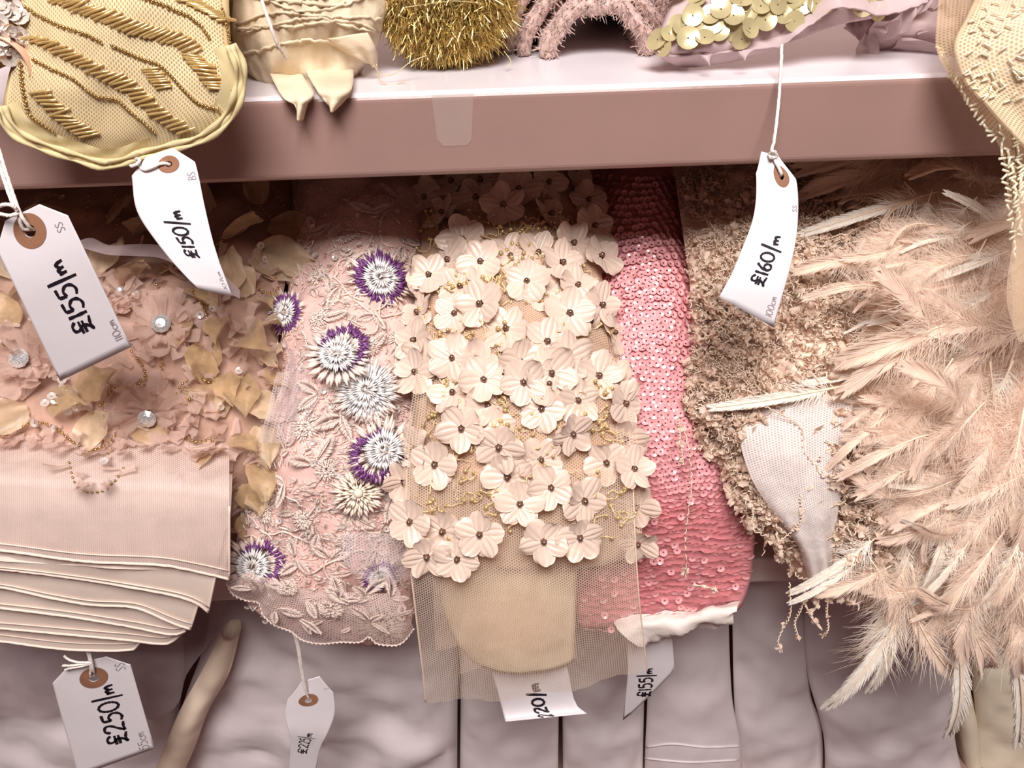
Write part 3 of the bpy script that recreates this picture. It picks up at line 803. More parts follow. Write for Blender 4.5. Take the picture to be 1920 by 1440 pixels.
uv = np.stack([np.broadcast_to(np.linspace(0, .16, ne), (10, ne)), np.broadcast_to(np.linspace(0, .05, 10)[:, None], (10, ne))], -1).reshape(-1, 2)
el = obj('scalloped_edge', G.reshape(-1, 3), gridfaces(10, ne), m_net_pink, lc, uv)
rope = []
for i in range(260):
    f = i / 259. * (ne - 1); p = G[-1][int(f)] * (1 - f % 1) + G[-1][min(ne - 1, int(f) + 1)] * (f % 1)
    rope.append(p + .0004 * np.array((math.sin(i * 1.3), math.cos(i * 1.3), math.sin(i * 1.3 + 1))))
mb = MB(); mb.add(*tube(rope, .0008, 5)); mb.build('scallop_cord', m_thread, el)
SLE = Surf(G.reshape(-1, 3), [gridfaces(10, ne)])
def leaf_mesh(seed, mat):
    rg = random.Random(seed); mb = MB(); w = rg.uniform(.24, .34); cv = rg.uniform(-.2, .2)
    n = 17
    for i in range(n):
        s = .02 + .80 * i / (n - 1)
        ww = w * math.sin(math.pi * (.15 + .80 * i / (n - 1))) ** .8
        for sd in (1, -1):
            p0 = (s, cv * s * s, .05 + rg.uniform(0, .02)); p1 = (s + .2 + rg.uniform(-.03, .03), cv * (s + .2) ** 2 + sd * ww, .03 + rg.uniform(0, .05))
            mb.add(*oct_stitch(p0, p1, .026))
    mb.add(*oct_stitch((-.1, 0, .05), (1.0, cv, .07), .028))
    return mb.mesh('embroidered_leaf', mat)
LM = [leaf_mesh(i, m_thread) for i in range(6)]
def put2(name, me, parent, px, py, ang, size, lift=.0015, jit=.12):
    h = SL.hit(px, py)
    h2 = SLE.hit(px, py)
    if h2 is not None and (h is None or np.dot(h2[0] - h[0], h[1]) > 0): h = h2
    if h is None: return None
    return link(name, me, parent, mat4(frame(nz(h[1] + RNG.normal(0, jit, 3)), R(ang)) @ np.diag((1, 1, .55)), h[0] + h[1] * lift, size))
CL = [(585, 440), (640, 470), (700, 400), (745, 380), (610, 520), (590, 560), (600, 605), (650, 600), (720, 620), (760, 640), (690, 650), (640, 690), (740, 690), (760, 740), (600, 740), (545, 790), (610, 800), (640, 780), (700, 780), (590, 870), (520, 880), (540, 840), (640, 860), (635, 850),
      (600, 900), (500, 950), (470, 990), (560, 960), (600, 1000), (660, 960), (690, 1000), (720, 970), (740, 930), (650, 1020), (700, 1030), (620, 1050), (560, 1050), (540, 1100), (580, 1120), (640, 1120), (690, 1110), (740, 1060), (730, 1120), (520, 1140), (560, 1160), (610, 1160), (660, 1170), (660, 1130), (500, 1000), (760, 1000), (480, 1100), (640, 420), (690, 470), (750, 460), (780, 480), (570, 480), (600, 660), (530, 700), (560, 680), (750, 570), (700, 590), (640, 540), (470, 940), (540, 910), (610, 950), (690, 890), (750, 1150), (560, 1010), (660, 1070), (700, 1160), (600, 1080), (520, 1060)]
for i, (px, py) in enumerate(CL):
    a = random.random() * 360
    for k in range(random.choice((1, 2, 2, 3))):
        put2('embroidered_leaf', LM[(i + k) % 6], lc, px + random.uniform(-6, 6), py + random.uniform(-6, 6), a + k * random.uniform(70, 120), random.uniform(28, 58) * PXM, .0007 + .0006 * k)
mb = MB(); mbe = MB()
for i in range(46):
    x, y = random.uniform(480, 770), random.uniform(420, 1180); a = random.random() * 6.28; pts = []
    for k in range(9):
        h = SL.hit(x, y)
        if h is not None: pts.append(h[0] + h[1] * .0015)
        a += random.gauss(0, .45); x += 13 * math.cos(a); y += 13 * math.sin(a)
    if len(pts) > 4: mb.add(*tube(spline(pts, 26), .0008, 4))
mb.build('vine_cord', m_thread, lc, kind='stuff')
mb = MB()
for i in range(8000):
    px, py = random.uniform(440, 800), random.uniform(350, 1200)
    h = SL.hit(px, py)
    if h is None or noise.noise(Vector((px * .022, py * .022, 3.1))) < -.2: continue
    a = 6.28 * noise.noise(Vector((px * .012, py * .012, 9.0))) + random.gauss(0, .35)
    fm = frame(h[1], a); d = fm[:, 0] * random.uniform(.0018, .0036)
    q = h[0] + h[1] * random.uniform(.0003, .0014)
    mb.add(*oct_stitch(q - d, q + d, .00042))
mb.build('stitching', m_thread, lc, kind='stuff')
mbb = MB(); mbs = MB()
for i in range(420):
    px, py = random.uniform(450, 790), random.uniform(380, 1195)
    h = SL.hit(px, py)
    if h is None: continue
    fm = frame(nz(h[1] + RNG.normal(0, .35, 3)), random.random() * 6.28)
    if i % 3: mbb.inst(BUG[0] * np.array((.0026, .0006, .0006)), BUG[1], [fm], [h[0] + h[1] * .0030])
    else: mbs.inst(SEQ[0] * .0024, SEQ[1], [fm], [h[0] + h[1] * .0030])
mbb.build('bugle_beads', m_bead_silver, lc, kind='stuff'); mbs.build('clear_sequins', m_seq_clear, lc, kind='stuff')
def tuft_mesh(name, rings, mat, seed):
    rg = random.Random(seed); mb = MB()
    for (r0, r1, n, z0, z1, wd) in rings:
        for k in range(n):
            a = 6.2832 * (k + rg.uniform(-.3, .3)) / n; q0 = r0 * rg.uniform(.85, 1.1); q1 = r1 * rg.uniform(.85, 1.1)
            mb.add(*oct_stitch((q0 * math.cos(a), q0 * math.sin(a), z0), (q1 * math.cos(a + rg.uniform(-.1, .1)), q1 * math.sin(a), z1 + rg.uniform(-.05, .08)), wd))
    return mb.mesh(name, mat)
T_white = tuft_mesh('white_petals', [(.05, .45, 30, .30, .34, .035), (.25, .72, 56, .20, .24, .038), (.35, .60, 44, .27, .30, .036)], m_threadw, 1)
T_cream = tuft_mesh('cream_petals', [(.05, .45, 20, .30, .34, .05), (.25, .78, 28, .2, .24, .065), (.4, 1.0, 26, .10, .12, .07)], m_threadc, 2)
T_purple = tuft_mesh('purple_fringe', [(.55, 1.0, 60, .10, .12, .060), (.5, .86, 50, .16, .20, .055), (.6, .95, 40, .04, .06, .06)], m_threadp, 3)
T_wout = tuft_mesh('white_fringe', [(.5, 1.0, 70, .10, .12, .036), (.5, .9, 50, .16, .19, .036)], m_threadw, 4)
T_blush = tuft_mesh('blush_backing', [(.5, 1.16, 40, .02, .04, .08)], m_thread, 5)
pearl_me = make_mesh('pearl', SPH8[0], SPH8[1], m_pearl); sb_me = make_mesh('seed_bead', BUG[0] * np.array((.10, .03, .03)), BUG[1], m_bead_silver)
for (px, py, r, kind, lab) in ((705, 530, 46, 'p', 'white flower with a full purple fringe'), (480, 1054, 44, 'pr', 'white flower with purple fringe on its right'), (716, 845, 46, 'pl', 'white flower with purple fringe on its left'),
                          (632, 672, 44, 'pu', 'white flower tilted away, purple at its top'), (687, 735, 46, 'w', 'all white flower'), (669, 922, 36, 'c', 'cream flower with a pearl centre'), (716, 1160, 40, 'c', 'cream flower with a pearl, by the lower edge'),
                          (706, 1072, 30, 'p', 'flower half hidden under the net'), (548, 592, 34, 'p', 'purple flower at the dark left edge')):
    h = SL.hit(px, py)
    if h is None: continue
    n = nz(h[1] * .8 + np.array((0, -.5, .15)))
    if kind == 'pu': n = nz(n + np.array((0, -.1, .9)))
    fm = frame(n, 0); s = r * PXM * 1.22
    root = link('embroidered_flower', T_cream if kind == 'c' else T_white, lc, mat4(fm @ np.diag((1, 1, .7)), h[0] + h[1] * .005, s))
    root['label'] = lab
    if kind == 'p': link('purple_fringe', T_purple, root)
    if kind in ('pr', 'pl', 'pu'):
        off = {'pr': (.30, .1, -.06), 'pl': (-.30, -.16, -.06), 'pu': (.25, .3, -.04)}[kind]
        link('purple_fringe', T_purple, root, Matrix.Translation(off) @ Matrix.Diagonal((.88, .88, .9, 1)))
    if kind == 'w': link('white_fringe', T_wout, root)
    link('blush_backing', T_blush, root)
    if kind == 'c': link('pearl', pearl_me, root, Matrix.Translation((0, 0, .42)) @ Matrix.Scale(.2, 4))
    for k in range(7):
        a = random.random() * 6.28; rr = random.uniform(.0, .25)
        link('seed_bead', sb_me, root, Matrix.Translation((rr * math.cos(a), rr * math.sin(a), .40)) @ Matrix.Rotation(random.random() * 3, 4, 'Z'))
ros_me = tuft_mesh('blush_rosette', [(.05, .5, 16, .2, .26, .07), (.3, .8, 24, .14, .2, .08), (.45, 1.05, 28, .05, .08, .08)], m_thread, 8)
for px, py in ((600, 600), (690, 650), (610, 880), (570, 970), (650, 1010), (540, 1100), (620, 1140), (575, 800), (700, 780), (500, 960), (650, 450), (740, 1000), (600, 520), (745, 640)):
    o = put2('blush_rosette', ros_me, lc, px, py, random.random() * 360, random.uniform(20, 30) * PXM, .002)
    for k in range(4 if o else 0):
        link('seed_bead', sb_me, o, Matrix.Translation((random.uniform(-.2, .2), random.uniform(-.2, .2), .34)) @ Matrix.Rotation(random.random() * 3, 4, 'Z'))
m_gauze = M('lilac_gauze', rgb(244, 226, 226), rough=.8, alpha=.5, transl=.3, net=(.0018, .2, .15))
for rw in ([(630, 528, 548, Yp(630, DL - .012)), (680, 540, 600, Yp(680, DL - .022)), (720, 530, 610, Yp(720, DL - .026)), (790, 500, 575, Yp(780, DL - .024))], [(700, 520, 560, Yp(700, DL - .018)), (760, 504, 560, Yp(760, DL - .024)), (830, 486, 552, Yp(830, DL - .024))],
           [(1000, 640, 770, Yp(1000, DL - .033)), (1060, 650, 776, Yp(1060, DL - .037)), (1090, 690, 778, Yp(1090, DL - .036))]):
    V, F, uv, g = sheet(rw, nu=20, nv=20, ripple=(.004, 2.2, .5), namp=.005)
    obj('gathered_net', V, F, m_gauze, lc, uv)

# ------------------------------------------------------------ cream yarn fabric
m_ybody = M('tan_yarn_ground', rgb(240, 212, 190), rough=0.9, var=0.08, vscale=60, bump=.5, bscale=500)
m_yarn = M('cream_crimped_yarn', rgb(248, 222, 200), rough=0.7, var=0.03, vscale=200, transl=.15)
m_bob = M('cream_yarn_tuft', rgb(248, 226, 208), rough=0.55, var=0.02, vscale=200, transl=0.42)
m_wnet = M('white_tulle_net', rgb(252, 240, 236), rough=0.8, var=0.03, alpha=0.80, transl=.15, net=(0.0014, .2, .45))
yf = thing('yarn_fabric', 'cream tufted yarn fabric with a fold of white tulle, right of the pink sequin fabric', 'fabric', (P(1480, 950, 0)[0], .04, LS_TOP))
DY = -.008
rows = R4([(312, 1262, 1680, -.03), (450, 1282, 1680, -.03), (560, 1296, 1670, -.015), (640, 1296, 1660), (720, 1290, 1660), (800, 1310, 1660), (870, 1352, 1670), (930, 1402, 1670), (1000, 1430, 1660), (1050, 1470, 1650), (1090, 1500, 1630)], DY)
V, F, uv, fr = pillow(rows, bulge=.024, thick=.03, thick_top=.07, nu=40, nv=60, namp=.010, nscale=18, seed=4.4)
obj('ground', V, F, m_ybody, yf, uv)
roll_core(yf, P(1430, 500, .12)[0], .058, m_ybody)
SY = Surf(V, F)
wrows = [(760, 1384, 1600, Yp(760, DY - .016), 750), (820, 1386, 1590, Yp(820, DY - .024)), (900, 1410, 1580, Yp(900, DY - .026)), (960, 1450, 1570, Yp(960, DY - .026)), (1020, 1494, 1564, Yp(1020, DY - .024)), (1080, 1514, 1556, Yp(1080, DY - .022))]
V, F, uv, g = sheet(wrows, nu=34, nv=40, bulge=.010, ripple=(.0016, 2.0, .5), namp=.003)
obj('tulle_fold', V, F, m_wnet, yf, uv, label='fold of white tulle over the tufts')
SYW = Surf(V, F)
def tuft_piece(seed):
    rg = random.Random(seed); V = []; Q = []
    for k in range(5):
        b = len(V); a = rg.random() * 6.28; e = rg.uniform(-.6, 1.2); w = rg.uniform(.35, .55)
        d = np.array((math.cos(a) * math.cos(e), math.sin(a) * math.cos(e), math.sin(e))); s = nz(np.cross(d, (rg.random(), rg.random(), 1)))
        u = np.cross(d, s)
        V += [-.2 * d, .45 * d + w * s + .15 * u, 1.0 * d + .25 * u, .45 * d - w * s + .25 * u, .5 * d - .12 * u]
        Q += [(b, b + 1, b + 4), (b + 1, b + 2, b + 4), (b + 2, b + 3, b + 4), (b + 3, b, b + 4)]
    return np.array(V), np.array(Q)
TP = [tuft_piece(i) for i in range(6)]
def yarn_walk(S, x, y, n, step, droop, lift, mbY, crimp=.0010, rad=.00058, spread=.9, off=None):
    a = random.random() * 6.28; pts = []; l0 = random.uniform(*lift)
    for k in range(n):
        h = S.hit(x, y)
        if h is not None: pts.append(h[0] + h[1] * (l0 * (.5 + random.random())))
        a += random.gauss(0, spread)
        x += step * math.cos(a); y += step * (math.sin(a) * (1 - droop) + droop * .9)
    if len(pts) < 4: return pts
    m = len(pts) * 6
    sp = spline(pts, m)
    ph = random.random() * 6
    k = np.arange(m)
    sp = sp + crimp * np.stack([np.sin(k * 1.6 + ph), np.cos(k * 1.6 + ph) * .5, np.cos(k * 1.9 + ph)], 1)
    mbY.add(*tube(sp, rad, 3, cap=False))
    return pts
mbY = MB(); tufts = []
def region(n, xs, ys, droop, lift, test=None, S=None, tn=1, step=12, spread=.9):
    for i in range(n):
        x, y = random.uniform(*xs), random.uniform(*ys)
        if test and not test(x, y): continue
        pts = yarn_walk(S or SY, x, y, random.randint(5, 9), step, droop, lift, mbY, spread=spread)
        for k in range(tn):
            if len(pts) > 3:
                q = random.choice(pts) + RNG.normal(0, .0015, 3)
                tufts.append((q, random.uniform(.0034, .0066)))
region(260, (1270, 1680), (322, 470), .2, (.002, .009))
region(200, (1290, 1640), (450, 600), .3, (.002, .009))
region(150, (1296, 1400), (540, 760), .75, (.004, .013), tn=2)
region(170, (1285, 1420), (720, 900), .6, (.004, .014), tn=3, test=lambda x, y: x < 1385 + max(0, y - 830) * .5 and x > 1285 + max(0, y - 800) * .7)
region(70, (1370, 1450), (860, 960), .6, (.004, .014), tn=4, test=lambda x, y: x < 1396 + (y - 850) * .8 and x > 1340 + (y - 850) * .6)
region(90, (1400, 1640), (600, 760), .5, (.002, .007), tn=2)
region(230, (1540, 1680), (770, 1080), .35, (.006, .016), tn=2)
region(110, (1390, 1580), (760, 980), .2, (.001, .006), tn=3)
region(50, (1420, 1520), (940, 1060), .5, (.001, .005), tn=2)
region(40, (1300, 1640), (480, 700), .9, (.006, .016), tn=1, step=15, spread=.4)
# loose ends hanging past the shelf edge and over the pink sequins
for pts in ([(1480, 1095), (1482, 1140), (1478, 1160), (1462, 1190), (1458, 1205), (1466, 1222)], [(1510, 1100), (1502, 1140), (1490, 1170), (1498, 1200)], [(1510, 1135), (1524, 1160), (1540, 1180)], [(1556, 1100), (1550, 1140), (1552, 1180), (1540, 1195)],
            [(1584, 1098), (1590, 1130)], [(1530, 1100), (1534, 1130), (1520, 1150)], [(1282, 800), (1292, 850), (1296, 900), (1290, 960), (1284, 1010), (1286, 1060), (1284, 1085)], [(1300, 1096), (1330, 1102), (1344, 1108)], [(1270, 780), (1276, 830), (1280, 870)],
            [(1400, 930), (1412, 960), (1404, 985)], [(1500, 930), (1500, 980), (1452, 1020)], [(1456, 1000), (1462, 1040)], [(1430, 760), (1500, 800), (1510, 850), (1560, 900)]):
    q = spline(pts, 70); k = np.arange(70)
    path = np.array([P(x, y, Yp(y, DY - .034 if x > 1300 else -.030)) for x, y in q]) + .0008 * np.stack([np.sin(k * 1.5), np.cos(k * 1.5), np.cos(k * 1.7)], 1)
    mbY.add(*tube(path, .00048, 4))
    for j in (18, 40, 66):
        if random.random() < .8: tufts.append((path[j], random.uniform(.003, .0045)))
mbY.build('crimped_yarn', m_yarn, yf, kind='stuff')
tp_me = [make_mesh('yarn_tuft', V_, F_, m_bob) for V_, F_ in TP]
tufts.sort(key=lambda q: -q[1] + .001 * random.random())
random.shuffle(tufts)
tufts.sort(key=lambda q: -q[1])
mb = MB()
for i, (q, s) in enumerate(tufts):
    M3 = rot('X', random.random() * 6) @ rot('Y', random.random() * 6) @ rot('Z', random.random() * 6)
    if i < 290: link('yarn_tuft', tp_me[i % 6], yf, mat4(M3, q, s))
    else: mb.inst(TP[i % 6][0] * s, TP[i % 6][1], [M3], [q])
mb.build('small_tufts', m_bob, yf, kind='stuff')

# ------------------------------------------------------------ peach feather fabric
m_fbody = M('peach_feather_ground', rgb(248, 222, 206), rough=0.9, var=0.07, vscale=40, bump=.5, bscale=300)
m_fea = M('peach_feather', rgb(255, 234, 219), rough=0.65, var=0.05, vscale=6, transl=0.50, sheen=.3)
m_feaw = M('white_tipped_feather', rgb(255, 244, 234), rough=0.55, var=0.05, vscale=30, transl=0.35, sheen=.2)
m_quill = M('feather_quill', rgb(250, 224, 198), rough=0.4, var=0.03)
ff = thing('feather_fabric', 'fluffy peach feather fabric filling the right side of the middle shelf', 'fabric', (P(1760, 1000, 0)[0], .03, LS_TOP))
DFE = -.022
rows = R4([(302, 1530, 2040, -.05), (380, 1570, 2040, -.055), (480, 1625, 2040, -.045), (600, 1620, 2040, -.02), (700, 1590, 2040), (800, 1610, 2040), (880, 1660, 2040), (980, 1670, 2040), (1060, 1620, 2040), (1110, 1600, 2040), (1150, 1660, 2040)], DFE)
V, F, uv, fr = pillow(rows, bulge=.026, thick=.03, thick_top=.06, nu=40, nv=60, namp=.012, nscale=16, seed=7.7)
obj('ground', V, F, m_fbody, ff, uv)
roll_core(ff, P(1780, 500, .12)[0], .085, m_fbody)
SFE = Surf(V, F)
def feather_mesh(seed, mat, fluff=.55, tipw=.10, curl=.2, arch=.12, basew=.22, n=170):
    rg = random.Random(seed); V = []; Q = []
    def spine(s): return np.array((s - .06 * s * s, curl * s * s, arch * math.sin(math.pi * s * .9)))
    for i in range(n):
        s = .03 + .95 * i / n
        p = spine(s); t = nz(spine(s + .01) - p); sd = nz(np.cross((0, 0, 1.), t))
        for sg in (1, -1):
            if s < fluff and rg.random() < 1 - .5 * s / fluff:
                a = R(rg.uniform(25, 75)); ln = basew * rg.uniform(.6, 1.5); w = .0048; dz = rg.uniform(-.3, .45)
            else:
                a = R(rg.uniform(15, 21)); k = (1 - max(0, s - .55) / .45) ** .45
                ln = (tipw * k + .018) * 1.7 * rg.uniform(.94, 1.05); w = .0095; dz = rg.uniform(-.06, .06)
            d = nz(math.cos(a) * t + sg * math.sin(a) * sd + np.array((0, 0, dz)))
            d2 = nz(d + (.75 if w > .01 else .35) * t + np.array((0, 0, rg.uniform(-.2, .2))))
            p1 = p + d * ln * .5; p2 = p1 + d2 * ln * .55
            sw = nz(np.cross(d, (0, 0, 1.))) * w * .5
            b = len(V)
            V += [p - sw, p + sw, p1 - sw, p1 + sw, p2 - sw * .2, p2 + sw * .2]
            Q += [(b, b + 1, b + 3, b + 2), (b + 2, b + 3, b + 5, b + 4)]
    me_f = make_mesh('feather', np.array(V), np.array(Q), mat)
    vq, fq = tube(np.array([spine(s) + np.array((0, 0, .006)) for s in np.linspace(-.12, .97, 12)]), np.linspace(.011, .003, 12), 4)
    return me_f, make_mesh('quill', vq, fq, m_quill)
FE = [feather_mesh(i, m_fea, fluff=random.uniform(.45, .8), tipw=random.uniform(.08, .16), curl=random.uniform(-.3, .3), arch=random.uniform(.05, .22), basew=random.uniform(.18, .3)) for i in range(8)]
FEW = [feather_mesh(40 + i, m_feaw, fluff=random.uniform(.25, .4), tipw=random.uniform(.05, .09), curl=random.uniform(-.14, .14), arch=random.uniform(.04, .12), basew=random.uniform(.14, .2)) for i in range(6)]
def put_feather(pair, px, py, dx, dy, scale=None, lift=.006, tiltz=0.0, quill=True, pt=None, n=None):
    """root at pixel (px, py), tip towards (dx, dy) pixels away"""
    if pt is None:
        h = SFE.hit(px, py)
        if h is None: return
        pt, n = h[0] + h[1] * lift, h[1]
    else:
        n = np.array((0, -.85, .52))
    tip = P(px + dx, py + dy, pt[1] - .006)
    L = np.linalg.norm(tip - pt)
    x = nz(tip - pt); z = nz(n - x * np.dot(n, x)); z = rot('X', 0) @ z
    M3 = np.stack([x, np.cross(z, x), z], 1) @ rot('X', tiltz)
    o = link('feather', pair[0], ff, mat4(M3, pt, L * 1.06))
    if quill: link('quill', pair[1], o)
    return o
cnt = 0
for i in range(1500):
    if cnt >= 230: break
    px, py = random.uniform(1560, 2000), random.uniform(310, 1120)
    if SFE.hit(px, py) is None: continue
    f = np.interp(py, [300, 600, 900, 1100], [185, 200, 215, 245]) if px < 1800 else np.interp(py, [300, 600, 900, 1100], [195, 225, 245, 265])
    a = R(f + random.gauss(0, 26)); L = random.uniform(80, 175)
    lim = np.interp(py, [300, 420, 480, 600, 700, 780, 860, 1040, 1100], [1540, 1580, 1640, 1590, 1560, 1580, 1640, 1650, 1560])
    if px + L * math.cos(a) < lim: L *= .55
    if px + L * math.cos(a) < lim - 20: continue
    put_feather(random.choice(FE) if random.random() < .78 else random.choice(FEW), px, py, L * math.cos(a), -L * math.sin(a), lift=random.uniform(.003, .016), tiltz=random.gauss(0, .28), quill=random.random() < .45)
    cnt += 1
HERO = [(1560, 728, -228, 38, 1), (1640, 700, -150, 30, 1), (1800, 420, -120, 90, 1), (1740, 410, -60, 102, 1), (1800, 450, -92, 40, 1), (1850, 492, -122, 40, 1), (1700, 470, -110, 40, 0), (1720, 400, -222, 42, 1), (1640, 500, -150, -2, 0), (1640, 560, -130, -50, 0), (1820, 560, -124, 66, 1),
        (1780, 600, -210, 60, 0), (1740, 650, -170, 30, 0), (1700, 300, -220, 8, 0), (1720, 316, -225, -14, 0), (1680, 340, -170, 10, 0), (1660, 780, -130, 60, 0), (1720, 800, -160, 40, 0), (1740, 850, -140, 40, 0), (1690, 920, -120, -10, 0), (1640, 1010, -160, 100, 1), (1660, 1040, -130, 60, 0),
        (1880, 690, -90, 200, 1), (1860, 720, -70, 160, 1), (1830, 880, -50, 180, 1), (1770, 940, -60, 190, 1), (1790, 920, -20, 140, 0), (1900, 800, -70, 160, 0), (1910, 870, -40, 170, 0), (1890, 1000, -90, 170, 1), (1860, 1000, -130, 130, 0), (1915, 1010, -30, 160, 0), (1800, 1000, -90, 130, 1), (1700, 1010, -20, 120, 1)]
for px, py, dx, dy, w in HERO:
    h = SFE.hit(px, py)
    pt = (h[0] + h[1] * .016) if h is not None else P(px, py, Yp(py, DFE - .016))
    put_feather(FEW[(px + py) % 6] if w else FE[(px + py) % 8], px, py, dx, dy, pt=pt)
HANG = [(1704, 1120, -158, 200, 1), (1690, 1110, -64, 180, 1), (1690, 1090, 24, 190, 0), (1712, 1080, -2, 170, 1), (1740, 1100, -130, 30, 0), (1790, 1060, 6, 156, 1), (1770, 1080, -34, 150, 0), (1780, 1100, 42, 152, 0), (1786, 1120, -14, 250, 1), (1800, 1090, 26, 130, 0),
        (1870, 1100, 56, 280, 1), (1880, 1060, -10, 150, 0), (1820, 1050, 60, 120, 0), (1850, 1060, 40, 110, 0), (1640, 1060, 50, 90, 0), (1700, 1050, -50, 90, 0), (1740, 1060, 40, 90, 0), (1900, 1040, 20, 130, 0), (1600, 1060, -120, 70, 1), (1830, 1080, -40, 80, 0)]
for px, py, dx, dy, w in HANG:
    put_feather(FEW[(px + py) % 6] if w else FE[(px + dy) % 8], px, py, dx, dy, pt=P(px, py, Yp(py, DFE - .020)))
# loose down between the feathers
mb = MB()
Vd = []; Fd = []
for i in range(16000):
    px, py = random.uniform(1540, 1960), random.uniform(300, 1150)
    h = SFE.hit(px, py)
    if h is None: continue
    a = R(205 + 30 * (py - 300) / 800 + random.gauss(0, 45)); fm = frame(h[1], a)
    L = random.uniform(.008, .02); p0 = h[0]; p1 = p0 + fm[:, 0] * L * .5 + h[1] * random.uniform(.003, .010); p2 = p1 + fm[:, 0] * L * .5 + fm[:, 1] * random.uniform(-.4, .4) * L - h[1] * .002
    sw = fm[:, 1] * .00026; b = len(Vd)
    Vd += [p0 - sw, p0 + sw, p1 - sw, p1 + sw, p2]
    Fd += [(b, b + 1, b + 3), (b, b + 3, b + 2), (b + 2, b + 3, b + 4)]
obj('down', np.array(Vd), np.array(Fd), m_fea, ff, kind='stuff')

# beaded trim peeping out under the feathers at the right edge
bt = thing('beaded_trim', 'small beaded trim with purple and gold beads under the feathers at the right edge', 'trim', P(1905, 1165, -.055))
V, F, uv, fr = pillow([(1085, 1886, 1990, -.050), (1120, 1884, 1990, -.056), (1160, 1890, 1990, -.055)], bulge=.006, thick=.02, nu=16, nv=10)
obj('cloth', V, F, m_lace, bt, uv)
m_purple = M('purple_glass_bead', rgb(74, 40, 120), rough=.1, var=.1, spec=.8)
bme = {k: make_mesh('bead', SPH8[0], SPH8[1], mm) for k, mm in (('p', m_purple), ('g', m_bead_gold), ('w', m_pearl))}
SBT = Surf(V, F)
for (px, py, k, r) in ((1893, 1128, 'p', 7), (1903, 1132, 'p', 8), (1913, 1130, 'p', 7), (1908, 1122, 'p', 6), (1898, 1138, 'p', 6), (1890, 1116, 'g', 6), (1900, 1112, 'g', 6), (1912, 1114, 'g', 6), (1916, 1122, 'g', 5), (1894, 1148, 'w', 6), (1905, 1150, 'w', 6), (1915, 1152, 'w', 6), (1918, 1140, 'g', 5), (1908, 1143, 'p', 5)):
    h = SBT.hit(px, py)
    if h is not None: link('bead', bme[k], bt, mat4(np.eye(3), h[0] + h[1] * .002, r * PXM))

# ------------------------------------------------------------ upper shelf: gold beaded tulle
m_gold = M('gold_tulle_cloth', rgb(208, 180, 134), rough=0.75, var=0.08, vscale=24, bump=.15, bscale=900)
m_goldnet = M('gold_tulle_net', rgb(220, 198, 156), rough=0.7, var=0.05, alpha=.9, net=(.0017, .2, .25))
m_hem = M('pale_gold_selvage', rgb(230, 212, 164), rough=0.7, var=0.05, transl=.2)
m_bugle = M('gold_bugle_bead', rgb(228, 194, 130), rough=0.15, metal=0.5, var=0.12, vscale=300)
gt = thing('beaded_tulle', 'gold tulle with slanting rows of bugle beads, drooping over the upper shelf at left', 'fabric', (P(230, 200, .03)[0], .03, SH_TOP))
rows = [(-160, 40, 424, .06), (-60, 36, 428, .0), (20, 34, 430, -.022), (90, 30, 434, -.032), (150, 14, 446, -.040), (210, 8, 436, -.044), (252, 44, 396, -.044), (285, 100, 330, -.042), (300, 160, 270, -.040)]
V, F, uv, fr = pillow(rows, bulge=[.022, .022, .02, .018, .016, .013, .009, .004, 0.0], thick=.022, thick_top=.05, nu=40, nv=50, namp=.004, nscale=22, seed=1.7)
obj('cloth', V, F, m_gold, gt, uv)
SG = Surf(V, F)
V, F = tube([(P(230, 120, .03)[0], .04, SH_TOP + .066), (P(230, 120, .03)[0], .2, SH_TOP + .066), (P(230, 120, .03)[0], .42, SH_TOP + .066)], .065, 28)
obj('rolled_length', V, F, m_gold, gt)
fr2 = fr + np.array((0, -.0016, .0008))
sub = fr2[:, 1:-1]
nv_, nu_ = sub.shape[:2]
obj('net_overlay', sub.reshape(-1, 3), gridfaces(nv_, nu_), m_goldnet, gt, np.stack([np.broadcast_to(np.linspace(0, .16, nu_), (nv_, nu_)), np.broadcast_to(np.linspace(0, .16, nv_)[:, None], (nv_, nu_))], -1).reshape(-1, 2))
hl = [(0, 200), (14, 232), (40, 256), (85, 276), (140, 294), (190, 308), (226, 304), (262, 291), (320, 276), (372, 262), (412, 236), (436, 204), (450, 160), (448, 120), (432, 84)]
for k, (off, Y, rad) in enumerate(((0, -.047, .0022), (5, -.050, .0014), (-6, -.050, .0013))):
    cx, cy = 225, 140
    pts = [P(x + (cx - x) * off / 150., y + (cy - y) * off / 150., Y + .001 * math.sin(i * 1.1 + k)) for i, (x, y) in enumerate(spline(hl, 60))]
    V, F = tube(pts, rad + .0005 * np.sin(np.arange(60) * .9 + k), 8)
    obj('hem', V, F, m_hem, gt)
q0 = spline(hl, 60); G = []
for f in np.linspace(0, 1, 5):
    G.append([P(x + (225 - x) * .16 * (1 - f), y + (130 - y) * .16 * (1 - f), -.049 + .004 * f + .0008 * math.sin(i * .8 + 6 * f)) for i, (x, y) in enumerate(q0)])
obj('selvage_band', np.array(G).reshape(-1, 3), gridfaces(5, 60), m_hem, gt)
bug_me = make_mesh('bugle_bead', BUG[0] * np.array((.0064, .0008, .0008)), BUG[1], m_bugle)
def bugle_row(pts, n, ang, L=1.0):
    for x, y in spline(pts, n):
        h = SG.hit(x + random.uniform(-2, 2), y + random.uniform(-1, 1))
        if h is None: continue
        o = link('bugle_bead', bug_me, gt, mat4(frame(h[1], R(ang + random.gauss(0, 5))), h[0] + h[1] * .0030, L * random.uniform(.85, 1.1)))
bugle_row([(112, 2), (180, 24), (250, 50), (300, 64), (345, 80), (365, 100)], 27, 18)
bugle_row([(60, 72), (90, 80), (130, 100), (190, 132), (240, 158), (280, 190), (310, 216), (350, 240)], 31, 12)
bugle_row([(80, 172), (110, 205), (140, 230), (170, 250)], 13, 6)
